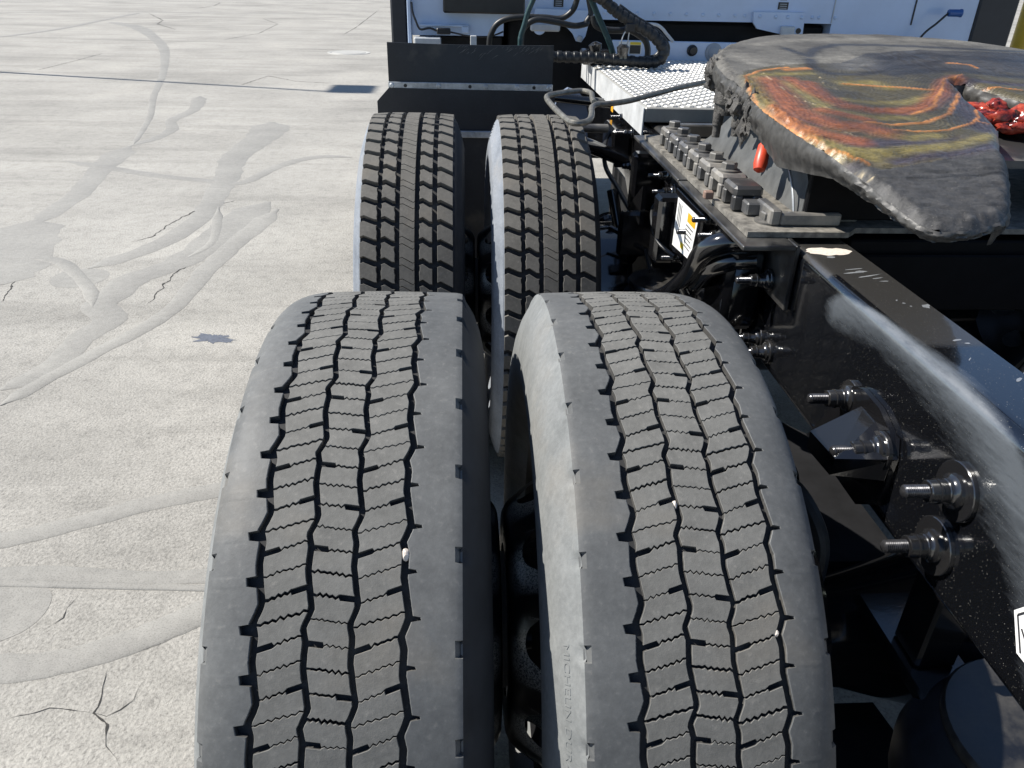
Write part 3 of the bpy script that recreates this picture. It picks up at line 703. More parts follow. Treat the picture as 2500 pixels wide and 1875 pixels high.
tr,sw=worn_tyre(None,XR,1,7); wheel_nr=make_wheel((XR,A1,AZ),tr,sw,-1,'near right wheel with a worn wavy tread beside the frame','n')
XFL,XFR=-.139,.204
tr,sw=deep_tyre(431); make_wheel((XFL,A2,AZ),tr,sw,1,'far left wheel with deep squarish tread blocks','f')
me_t,me_s=tr.data,sw.data
tr2=bpy.data.objects.new('tread',me_t); sw2=bpy.data.objects.new('sidewall',me_s); link(tr2); link(sw2)
tr2.rotation_euler=(0,0,0); w=make_wheel((XFR,A2,AZ),tr2,sw2,-1,'far right wheel with deep squarish tread blocks','f')
for o in (tr2,): o.rotation_euler=(25.0/RF,0,0)
# the duals on the other side of the truck
for ax,src in ((A1,wheel_nl),(A2,w)):
    for x,fc in ((1.738,1),(2.081,-1)):
        ws_=empty('wheel',(x,ax,AZ),None,parent=truck)
        for ch in [c for c in src.children if c.name.split('.')[0] in('tread','sidewall')]:
            c=ch.copy(); link(c); c.location=(x,ax,AZ); setparent(c,ws_)
        r_=rim_mesh(fc).build('rim','rim_paint',None,smooth=40); r_.location=(x,ax,AZ); setparent(r_,ws_)
# raised lettering on the dusty flank
def flank_text(txt,s_start,height,length,cx):
    cu=bpy.data.curves.new('lettering','FONT'); cu.body=txt; cu.size=1; cu.resolution_u=3; cu.extrude=0
    ob=bpy.data.objects.new('lettering',cu); link(ob); dg=bpy.context.evaluated_depsgraph_get()
    me=bpy.data.meshes.new_from_object(ob.evaluated_get(dg)); bpy.data.objects.remove(ob); bpy.data.curves.remove(cu)
    xs=[v.co.x for v in me.vertices]; ys=[v.co.y for v in me.vertices]; x0,x1=min(xs),max(xs); y0,y1=min(ys),max(ys)
    V=[];Vb=[]
    for v in me.vertices:
        s=s_start+(v.co.x-x0)/(x1-x0)*length; t=(v.co.y-y0)/(y1-y0)  # t=1 nearest the tread
        dp=24+ (1-t)*height
        x=interp([(a[1],a[0]) for a in FL_SHARP],dp)
        th=(s+7)/RN; r=(RN-dp)/1000
        V.append((cx-(x+.7)/1000,A1-r*math.sin(th),AZ+r*math.cos(th))); Vb.append((cx-(x-.8)/1000,A1-r*math.sin(th),AZ+r*math.cos(th)))
    n=len(V); F=[tuple(p.vertices) for p in me.polygons]
    ec={}
    for p in me.polygons:
        for a,b in p.edge_keys: ec[(a,b)]=ec.get((a,b),0)+1
    S=[(a,b,b+n,a+n) for (a,b),c in ec.items() if c==1]
    mb=MB(); mb.add(V+Vb,F+S); o=mb.build('lettering','rubber_flank_dusty',None,smooth=None); setparent(o,wheel_nr)
    bpy.data.meshes.remove(me)
flank_text('MICHELIN DURA',398,8,122,XR)
# pebbles wedged in the grooves
def pebble(x,s,R_,cx,ph,sz,lab,col='pebble'):
    th=s/R_; r=(R_-3.5)/1000
    c=Vector((cx+x/1000,A1-r*math.sin(th),AZ+r*math.cos(th)))
    bm=bmesh.new(); bmesh.ops.create_icosphere(bm,subdivisions=2,radius=1)
    for v in bm.verts:
        d=1+.3*noise.noise(v.co*1.3+Vector((x,s,0))); v.co=Vector((v.co.x*sz[0]*d,v.co.y*sz[1]*d,v.co.z*sz[2]*d))
    bmesh.ops.rotate(bm,verts=bm.verts,matrix=Matrix.Rotation(th+.2,3,'X'))
    me=bpy.data.meshes.new('pebble'); bm.to_mesh(me); bm.free(); me.materials.append(M[col]); o=bpy.data.objects.new('pebble',me); link(o); o.location=c
    tag(o,lab,'pebble','pebbles caught in the tyre grooves')
pebble(-14.0,205.6,RN,XL,0,(.0030,.0045,.003),'small white pebble high in the left near tyre groove')
pebble(64.7,320.2,RN,XL,0,(.0036,.0062,.0035),'pinkish pebble in the right groove of the left near tyre')
pebble(-20.7,276.2,RN,XR,0,(.0028,.004,.003),'pale pebble in the left centre groove of the right near tyre')
pebble(61.0,397.7,RN,XR,0,(.0028,.0035,.003),'tiny pale pebble low in the right groove of the right near tyre')
# ---------------------------------------------------------------- frame
CX=.98; mir=lambda x:2*CX-x
def part(mb,name,mat_,label=None,smooth=35,parent=None,kind=None):
    return mb.build(name,mat_,parent or truck,label,smooth,kind)
def polydist(P,pts):
    """distance from each row of P to a polyline"""
    d=np.full(len(P),1e9)
    for a,b in zip(pts,pts[1:]):
        a=np.array(a,float);b=np.array(b,float); ab=b-a; L=max((ab**2).sum(),1e-12)
        t=np.clip(((P-a)@ab)/L,0,1); q=P-(a+t[:,None]*ab); d=np.minimum(d,np.hypot(q[:,0],q[:,1]))
    return d
def rail(side):
    # C channel with a rounded outer corner, swept along Y with fine rows so that scuffs follow the photo
    y0,y1=-.45,5.6; zt,zb=.984,.747; xo=.53; fl=.092; r=.016; th=.008
    sec=[]
    sec+=[(xo+fl,zt-th),(xo+fl,zt-.001),(xo+fl-.001,zt)]
    k=10
    sec+=[(xo+fl-.001-(fl-.001-r)*i/k,zt) for i in range(1,k)]
    sec+=[(xo+r-r*math.sin(a),zt-r+r*math.cos(a)) for a in [math.pi/2*i/8 for i in range(9)]]
    m_=26
    sec+=[(xo,zt-r-(zt-zb-2*r)*i/m_) for i in range(1,m_)]
    sec+=[(xo+r-r*math.cos(a),zb+r-r*math.sin(a)) for a in [math.pi/2*i/5 for i in range(6)]]
    sec+=[(xo+fl,zb),(xo+fl,zb+th),(xo+th+r,zb+th),(xo+th,zb+th+r*.5),(xo+th,zt-th-r*.5),(xo+th+r,zt-th)]
    ys=[y0]+[y for y in np.arange(0.25,1.4,.012)]+list(np.arange(1.45,y1,.25))+[y1]
    V=[];F=[];n=len(sec)
    for y in ys:
        for x,z in sec: V.append((x if side<0 else mir(x),y,z))
    for j in range(len(ys)-1):
        for i in range(n): F.append((j*n+i,j*n+(i+1)%n,(j+1)*n+(i+1)%n,(j+1)*n+i))
    F.append(tuple(range(n))); F.append(tuple((len(ys)-1)*n+i for i in range(n)))
    mb=MB(); mb.add(V,F); o=mb.build('frame_rail','rail_paint' if side<0 else 'rail_inner',truck,'glossy black left frame rail with a pale scuffed sweep' if side<0 else 'right frame rail in shade with bolt holes',smooth=40)
    me=o.data; co=np.array(V); nv=len(V)
    sc=np.zeros(nv); du=np.zeros(nv)
    if side<0:
        P=co[:,1:]
        # scuff: a brushed pale field over the rounded corner, fading down the web
        qo=[(.45,.86),(.50,.915),(.55,.952),(.62,.985),(.70,.998),(.80,.998),(.90,.987),(.96,.972),(1.0,.955),(1.03,.94)]
        qi=[(.45,.74),(.50,.79),(.55,.84),(.62,.885),(.70,.912),(.75,.92),(.85,.926),(.98,.912),(1.03,.94)]
        qq=co[:,2]+np.maximum(0,co[:,0]-.53)
        for i_ in range(nv):
            y_=co[i_,1]
            if y_>1.03 or y_<.3 or co[i_,0]>.60: continue
            a_,b_=interp(qi,y_),interp(qo,y_); wv=noise.noise(Vector((y_*9,qq[i_]*22,0)))*.012
            t_=(qq[i_]+wv-a_)/max(b_-a_,.004)
            if t_<=0 or t_>1.15: continue
            v_=interp([(0,0),(.3,.38),(.7,.85),(.95,.95),(1.0,.8),(1.15,0)],t_)
            sc[i_]=v_*min(1,(1.03-y_)/.05)
        top=(co[:,2]>.975)&(co[:,0]>.545)
        du=np.where(top&(co[:,1]>.78),.8,0)*np.clip((co[:,1]-.70)/.10,0,1)
        du=np.where(top,np.maximum(du,.06),du)
        du=np.where((co[:,2]>.975)&(co[:,1]>1.02),np.maximum(du,.75),du)
        du=np.where((co[:,0]<.531)&(co[:,2]<.975),.035,du)
    for nm,arr in (('scuff',sc),('dust',du)):
        a=me.attributes.new(nm,'FLOAT','POINT'); a.data.foreach_set('value',arr.astype(np.float32))
    return o
rail_l=rail(-1); rail_r=rail(1)
# scratches on the rail top: small bare-metal nicks
mb=MB()
for (x,y,l,w,a) in [(.578,1.045,.030,.0016,.25),(.572,1.030,.036,.0022,.2),(.590,1.018,.040,.0018,.35),(.585,1.035,.018,.003,.1),(.596,1.008,.020,.0016,.3),(.600,.996,.014,.002,.1),(.566,1.098,.014,.004,.2),(.614,.905,.016,.005,.9),(.594,.800,.016,.0022,.3),(.602,.792,.008,.002,.2),(.588,.915,.005,.002,.3),(.592,.905,.004,.002,.3),(.583,.925,.006,.0012,.9),(.606,.700,.014,.002,.7),(.612,.69,.008,.0015,.4),(.580,.75,.010,.0008,.8),(.60,.65,.014,.0015,.6)]:
    n=8; c,s=math.cos(a),math.sin(a); V=[]
    for i in range(n):
        t=2*math.pi*i/n; u=l/2*math.cos(t)*(1+.5*(rng.rand()-.5)); v_=w*math.sin(t)*(1+.8*(rng.rand()-.5))
        V.append((x+u*c-v_*s,y+u*s+v_*c,.98425))
    mb.add(V,[tuple(range(n))])
part(mb,'paint_scratches','galvanized','bare nicks in the rail top paint',smooth=None,kind='stuff')
# dried splash behind the angle end
mb=MB(); V=[(.575,1.128,.98435)]; n=30
for i in range(n):
    t=2*math.pi*i/n; V.append((.575+.038*math.cos(t)*(1+.35*noise.noise(Vector((math.cos(t)*2,math.sin(t)*2,5)))),1.125+.017*math.sin(t)*(1+.5*noise.noise(Vector((math.cos(t)*2,math.sin(t)*2,8)))),.9843))
mb.add(V,[(0,1+i,1+(i+1)%n) for i in range(n)]); part(mb,'dust_patch','pebble',smooth=None)
# right rail: holes and bolts seen from inside
for k,(y,z) in enumerate([(2.24,.575),(1.99,.65),(1.79,.715),(2.10,.57),(1.95,.615),(1.83,.66),(1.71,.70),(1.93,.59),(1.86,.618)]):
    mb=MB(); X_=mir(.538); z=max(z,.775+.02*(k%3)); 
    mb.lathe((X_,y,z),(-1,0,0),[(0,.016),(.006,.016),(.007,.011),(.018,.011)],16); part(mb,'rail_bolt','bolt_metal')
# crossmembers between the rails
for y,h in ((.28,.16),(1.55,.20),(2.05,.20),(3.2,.18)):
    mb=MB(); mb.box(.54,mir(.54),y-.04,y+.04,.955-h,.955,ch=.006); part(mb,'crossmember','greasy_iron')
# lateral angle under the fifth wheel, glossy ledges seen in the dark
mb=MB(); mb.box(.64,mir(.64),1.19,1.30,.955,.982,ch=.003); mb.box(.64,mir(.64),1.178,1.189,.86,.96,ch=.003); part(mb,'crossmember','rail_inner')

# outer liner and angle bracket along the rail
for y0,y1,dz in ((1.122,1.532,0),(1.538,1.995,.002)):
    mb=MB(); mb.box(.434,.520,y0,y1,.985+dz,.993+dz,ch=.0015); mb.box(.5205,.5285,y0+.002,y1,.882,.993+dz,ch=.0015)
    part(mb,'rail_angle','black_paint_dusty')
mb=MB(); poly=[(1.292,.752),(1.292,.905),(1.32,.975),(1.9,.975),(2.58,.975),(2.52,.80),(2.40,.735),(1.40,.752)]
mb.prism(poly,lambda p:(.5285,p[0],p[1]),lambda p:(.5215,p[0],p[1])); part(mb,'rail_liner','black_paint')
mb=MB(); mb.tube([(.508,1.372,.935),(.506,1.345,.92),(.503,1.268,.914),(.503,1.245,.90),(.504,1.25,.862),(.506,1.24,.82),(.51,1.25,.77)],.005,8); part(mb,'bracket_edge','black_paint_clean')
mb=MB(); poly=[(1.296,.76),(1.296,.955),(1.36,.972),(1.46,.972),(1.46,.76)]
mb.prism(poly,lambda p:(.5205,p[0],p[1]),lambda p:(.505,p[0],p[1])); part(mb,'bracket_plate','black_paint_clean')
# studs with nuts on the rail
def stud(p,d=(-1,0,0),**k):
    mb=MB(); studnut(mb,p,d,**k); return part(mb,'stud_and_nut',['bolt_metal','stud_steel'],smooth=40)
for y,z in ((1.213,.792),(1.165,.787)): stud((.5298,y,z),nut_r=.0125,nut_l=.028,thr_l=.012,thr_r=.007,washer=.021)
stud((.520,1.253,.912),nut_r=.0125,nut_l=.030,thr_l=.022,thr_r=.0075,washer=.020)
stud((.520,1.196,.908),nut_r=.0125,nut_l=.030,thr_l=.024,thr_r=.0075,washer=.020)
stud((.505,1.33,.905),nut_r=.0125,nut_l=.028,thr_l=.026,thr_r=.0075,washer=.020)
stud((.5298,.878,.8585),nut_r=.0145,nut_l=.030,thr_l=.026,thr_r=.0085,washer=.026)
stud((.5210,.768,.846),nut_r=.0155,nut_l=.034,thr_l=.026,thr_r=.0085,washer=.026)
stud((.5298,.634,.884),nut_r=.0155,nut_l=.030,thr_l=.027,thr_r=.009,washer=.034)
stud((.5298,.636,.806),nut_r=.0155,nut_l=.030,thr_l=.027,thr_r=.009,washer=.034)
for y,z in ((2.50,.955),(2.40,.925),(2.55,.90),(2.38,.83),(1.86,.885),(1.92,.91),(1.84,.815),(1.60,.865),(2.02,.92),(1.50,.922),(1.45,.905),(1.70,.77)):
    stud((.5215,y,z),nut_r=.012,nut_l=.026,thr_l=.026,thr_r=.007,washer=.02)
# gusset box standing on the rail
gus=MB()
ga,gb,gc,gd=(.5285,.840,.872),(.5285,.804,.872),(.455,.753,.845),(.455,.828,.838)
gf,gg,gh,gi,gj=(.5285,.752,.874),(.5285,.742,.850),(.5285,.745,.815),(.460,.765,.812),(.460,.835,.806)
gus.add([ga,gb,gc,gd,gf,gg,gh,gi,gj,(.5285,.86,.80)],[(0,1,2,3),(1,4,5,2),(5,6,7,2),(2,7,8,3),(8,7,6,9),(0,3,8,9)])
g_=part(gus,'gusset','black_paint_clean','small pyramid shaped gusset reflecting the sky',smooth=None)
mb=MB()
out=[(.958,.748),(.90,.838),(.880,.868),(.868,.884),(.846,.891),(.80,.889),(.765,.876),(.746,.850),(.742,.815),(.75,.775),(.79,.745)]
mb.prism(out,lambda p:(.5295,p[0],p[1]),lambda p:(.522,p[0],p[1])); part(mb,'gusset_flange','black_paint')
for (x0,x1,y0,y1,z0,z1,nm,mt) in ((.46,.52,2.42,2.60,.84,.93,'spring_bracket','black_paint'),(.44,.52,1.98,2.03,.80,.95,'spring_bracket','black_paint'),(.455,.52,1.74,1.80,.74,.90,'spring_bracket','black_paint_clean'),(.40,.50,1.90,1.93,.70,.82,'spring_bracket','black_paint')):
    mb=MB(); mb.box(x0,x1,y0,y1,z0,z1,ch=.008); part(mb,nm,mt)
mb=MB(); mb.prism([(1.86,.90),(2.02,.80),(1.86,.80)],lambda p:(.44,p[0],p[1]),lambda p:(.452,p[0],p[1])); part(mb,'gusset_plate','black_paint_clean')
mb=MB(); mb.tube([(.36,2.35,.90),(.40,2.36,.885),(.46,2.38,.86),(.50,2.40,.84)],.022,14); part(mb,'torque_rod','black_paint_clean')
mb=MB(); mb.cyl((.30,2.44,.93),(.45,2.47,.925),.013); part(mb,'link_rod','black_iron')
for a,b,r in (((.43,2.20,.80),(.47,2.10,.60),.016),((.40,2.03,.74),(.52,1.95,.70),.008),((.36,1.70,.62),(.52,1.62,.72),.010)):
    mb=MB(); mb.cyl(a,b,r); part(mb,'link_rod','bolt_metal')
mb=MB(); mb.tube([(.50,2.50,.93),(.45,2.46,.90),(.43,2.35,.84),(.45,2.2,.80),(.48,2.0,.74),(.47,1.8,.70)],.007,8); part(mb,'air_line','hose_black')
mb=MB(); mb.tube([(.51,1.9,.86),(.47,1.86,.84),(.46,1.75,.80),(.49,1.68,.78)],.005,8); part(mb,'air_line','hose_black')
# warning stickers
mb=MB(); mb.add([(.4795,1.655,.905),(.4795,1.47,.928),(.4795,1.50,.84),(.4795,1.60,.80),(.4795,1.655,.82)],[(0,1,2,3,4)])
mb=MB(); 
def quad(mb,x,pts): mb.add([(x,a,b) for a,b in pts],[tuple(range(len(pts)))])
mb.box(.484,.5205,1.50,1.72,.79,.935,ch=.004); part(mb,'valve_housing','black_paint_clean')
mb=MB(); quad(mb,.4832,[(1.69,.918),(1.52,.922),(1.54,.82),(1.69,.806)]); st_=part(mb,'warning_label','sticker_white',smooth=None)
mb=MB(); quad(mb,.4826,[(1.595,.910),(1.535,.910),(1.535,.890),(1.595,.890)]); o=mb.build('orange_panel','sticker_orange',st_,smooth=None)
mb=MB(); quad(mb,.4826,[(1.625,.836),(1.60,.836),(1.60,.822),(1.625,.822)]); o=mb.build('yellow_panel','sticker_yellow',st_,smooth=None)
mb=MB()
for i in range(6): quad(mb,.4826,[(1.60,.883-.009*i),(1.545+.008*(i%2),.883-.009*i),(1.545+.008*(i%2),.880-.009*i),(1.60,.880-.009*i)])
for i in range(3): quad(mb,.4826,[(1.675-.012*i,.91),(1.671-.012*i,.91),(1.671-.012*i,.86),(1.675-.012*i,.86)])
mb.build('print_lines','ink',st_,smooth=None,kind='stuff')
mb=MB(); quad(mb,.5285,[(.510,.834),(.488,.868),(.40,.868),(.40,.80),(.488,.80)]); o=part(mb,'diamond_label','sticker_white','white diamond shaped label on the rail',smooth=None)
mb=MB(); 
for a,b in (((.504,.834),(.484,.864)),((.504,.834),(.484,.804)),((.494,.842),(.480,.852)),((.494,.826),(.480,.816))):
    dx,dy=b[0]-a[0],b[1]-a[1]; L=math.hypot(dx,dy); nx,ny=-dy/L*.0011,dx/L*.0011
    quad(mb,.5281,[(a[0]+nx,a[1]+ny),(b[0]+nx,b[1]+ny),(b[0]-nx,b[1]-ny),(a[0]-nx,a[1]-ny)])
mb.build('print_lines','ink',o,smooth=None,kind='stuff')
# cast hanger with two arms in front of the near wheel
mb=MB()
mb.tube([(.50,1.235,.965),(.45,1.235,.962),(.42,1.262,.935),(.42,1.32,.875),(.42,1.40,.815),(.42,1.50,.755),(.41,1.62,.69)],.02,12,rf=lambda t:.022-.006*t)
mb.tube([(.50,1.235,.93),(.46,1.24,.925),(.44,1.275,.900),(.44,1.33,.855),(.44,1.41,.79),(.44,1.50,.72)],.02,12,rf=lambda t:.020-.004*t)
mb.tube([(.42,1.36,.84),(.432,1.355,.82),(.44,1.36,.80)],.014,10)
mb.box(.455,.521,1.22,1.345,.80,.955,ch=.012)
part(mb,'suspension_hanger','black_paint_clean','glossy cast hanger with two curved arms',smooth=50)
# air springs
def air_spring(c,r,zt,lab):
    mb=MB(); x,y=c
    mb.cur=0; mb.lathe((x,y,zt),(0,0,1),[(-.004,r*.93),(0,r*.985),(.004,r),(.012,r),(.016,r*.97),(.017,r*.0+.001)],48)
    mb.cur=1
    pr=[(0,r*.95),(-.012,r*1.04),(-.035,r*1.20),(-.07,r*1.27),(-.11,r*1.24),(-.15,r*1.14),(-.175,r*1.03),(-.185,r*.95),(-.19,r*.80),(-.33,r*.74),(-.36,r*.9)]
    mb.lathe((x,y,zt-.004),(0,0,1),pr,48,caps=True)
    mb.cur=0
    return part(mb,'air_spring',['black_paint_dusty','bellows_rubber'],lab,smooth=45)
air_spring((.668,.525),.118,.60,'air spring with a speckled round top plate at the rail foot')
air_spring((.50,1.80),.085,.66,'smaller air spring behind the near wheel')
mb=MB(); mb.box(.375,.44,1.66,1.78,.52,.645,ch=.012); part(mb,'grey_canister','grey_panel')
mb=MB(); mb.box(.57,.66,.60,.80,.555,.575,ch=.004); mb.box(.585,.64,.66,.72,.575,.745,ch=.004); part(mb,'spring_bracket','black_paint')
# axles, drums, differential
for ay in (A1,A2):
    mb=MB(); r0=.062
    mb.lathe((.37,ay,.455),(1,0,0),[(0,.075),(.10,.078),(.20,.085),(.32,.115),(.42,.17),(.52,.205),(.66,.21),(.78,.18),(.90,.12),(1.0,.085),(1.22,.075)],36)
    part(mb,'axle_housing','black_paint',smooth=60)
    mb=MB(); mb.lathe((.335,ay,AZ),(1,0,0),[(-.05,.19),(.03,.205),(.12,.21),(.135,.20),(.14,.08)],64); part(mb,'brake_drum','black_paint_clean')
    mb=MB(); mb.lathe((.475,ay+.16,.60),(0,-1,0),[(-.10,.05),(-.09,.075),(-.03,.08),(-.025,.088),(-.015,.088),(-.01,.08),(.05,.076),(.07,.05)],32)
    part(mb,'brake_chamber','black_paint_clean')
    for hx in (.05,):
        mb=MB(); mb.lathe((-.05 if False else -.10,ay,AZ),(1,0,0),[(0,.07),(.02,.085),(.10,.095),(.30,.11),(.42,.12)],32); part(mb,'hub','greasy_iron')
mb=MB(); mb.tube([(.47,1.02,.62),(.49,.98,.66),(.52,.93,.655),(.545,.88,.60),(.54,.86,.52)],.014,10); part(mb,'brake_hose','hose_black')
mb=MB(); mb.cyl((.98,A1+.15,.52),(.98,A2-.15,.58),.055); part(mb,'drive_shaft','greasy_iron')
mb=MB(); mb.box(.40,.47,.86,1.9,.36,.42,ch=.008); part(mb,'suspension_beam_and_screen','black_paint')
mb=MB(); mb.prism([(.45,1.46),(.66,1.44),(.735,1.34),(.74,1.00),(.715,.945),(.45,.95)],lambda p:(p[0],p[1],.455),lambda p:(p[0],p[1],.50)); part(mb,'arm_bracket','greasy_iron')
mb=MB(); mb.prism([(.47,.80),(.66,.80),(.70,.55),(.66,.05),(.50,.05)],lambda p:(p[0],p[1],.27),lambda p:(p[0],p[1],.33)); part(mb,'trailing_arm','greasy_iron')
mb=MB(); mb.box(.57,.60,1.42,2.95,.38,.75,ch=.005); part(mb,'hanger_shade_plate','greasy_iron')  # hanger lengthened into a dark screen over the shaded ground

# ---------------------------------------------------------------- mounting plate and slide rack
mb=MB(); poly=[(.454,1.165),(.622,1.165),(.645,1.19),(mir(.645),1.19),(mir(.622),1.165),(mir(.454),1.165),(mir(.454),1.962),(.454,1.962)]
mb.prism(poly,lambda p:(p[0],p[1],.9935),lambda p:(p[0],p[1],1.0025)); part(mb,'mounting_plate','dusty_ledge')
for sd in (0,1):
    f=(lambda x:x) if not sd else mir
    mb=MB(); a,b=sorted((f(.478),f(.512))); mb.box(a,b,1.25,1.90,1.0030,1.026,ch=.003); part(mb,'slide_rack','steel_dusty')
    for k in range(7):
        y=1.312+.083*k
        mb=MB(); a,b=sorted((f(.463),f(.515)))
        # arched foot: two legs and a cap
        mb.box(a,b,y-.032,y+.032,1.026,1.046,ch=.005); 
        mb.box(a,a+.018,y-.034,y-.018,1.003,1.03,ch=.003); mb.box(a,a+.018,y+.018,y+.034,1.003,1.03,ch=.003)
        mb.box(b-.018,b,y-.034,y-.018,1.003,1.03,ch=.003); mb.box(b-.018,b,y+.018,y+.034,1.003,1.03,ch=.003)
        part(mb,'rack_foot','steel_dusty' if k not in (0,) else 'black_iron')
        if k>0:
            mb=MB(); hexhead(mb,(f(.487),y,1.0462),(0,0,1),.0145,.013,.020,ph=.3*k); part(mb,'hex_bolt','black_iron')
    mb=MB(); hexhead(mb,(f(.508),1.222,1.0028),(0,0,1),.015,.014,.024,ph=.2); part(mb,'hex_bolt','black_iron')
    mb=MB(); a,b=sorted((f(.50),f(.518))); mb.box(a,b,1.195,1.27,1.003,1.03,ch=.003); a,b=sorted((f(.518),f(.62))); mb.box(a,b,1.195,1.212,1.003,1.024,ch=.003); part(mb,'end_stop','steel_dusty')
    # pedestal under the wheel plate
    mb=MB(); sgn=1 if not sd else -1
    poly=[(1.22,1.003),(1.85,1.003),(1.80,1.03),(1.66,1.145),(1.42,1.145),(1.26,1.06)]
    mb.prism(poly,lambda p:(f(.560+(p[1]-1.003)*.35),p[0],p[1]),lambda p:(f(.572+(p[1]-1.003)*.35),p[0],p[1])); 
    part(mb,'pedestal','pedestal_grey')
    mb=MB(); a,b=sorted((f(.560),f(.80))); mb.box(a,b,1.205,1.217,1.011,1.12,ch=.002); part(mb,'pedestal_end','rail_inner')
    mb=MB(); a,b=sorted((f(.522),f(.66))); mb.box(a,b,1.22,1.86,1.003,1.010,ch=.002); part(mb,'pedestal_foot','dusty_ledge')
mb=MB(); mb.box(.435,.452,1.352,1.366,1.0035,1.018,ch=.002); part(mb,'spacer_block','brown_block')
mb=MB(); mb.box(.52,.665,1.925,1.955,1.003,1.034,ch=.003); mb.box(.64,.665,1.70,1.925,1.003,1.03,ch=.003); part(mb,'slide_bar','black_paint_dusty')
mb=MB(); mb.tube([(.575,1.37,1.085),(.566,1.33,1.08),(.558,1.27,1.05),(.555,1.235,1.01)],.0022,8); part(mb,'pull_rod','galvanized')
mb=MB(); mb.lathe((.536,1.37,1.102),(-.25,-.55,-.8),[(0,.006),(.006,.0105),(.04,.0125),(.052,.010),(.056,.004)],16); part(mb,'red_grip','red_plastic')

# ---------------------------------------------------------------- fifth wheel
def gz(y): return 1.185+.098*(y-1.5) if y>1.10 else 1.1458+.20*(y-1.10)
halfL=[(.944,1.486),(.9235,1.43),(.90,1.33),(.869,1.238),(.808,1.134),(.789,1.083),(.753,1.015),(.728,.972),(.708,.938),(.682,.912),(.650,.895),(.615,.886),(.585,.884),(.568,.900),(.5575,.950),(.5500,1.01),(.532,1.108),(.5235,1.18),(.514,1.28),(.511,1.352),(.516,1.42),(.524,1.48),(.5235,1.55),(.520,1.62),(.530,1.70),(.552,1.79),(.590,1.86),(.640,1.93),(.700,1.988),(.765,2.02),(.837,2.042),(.91,2.055)]
out=[(.952,1.515)]+halfL[:]+[(mir(x),y) for x,y in halfL[::-1]]+[(mir(.952),1.515),(.995,1.56),(.965,1.56)]
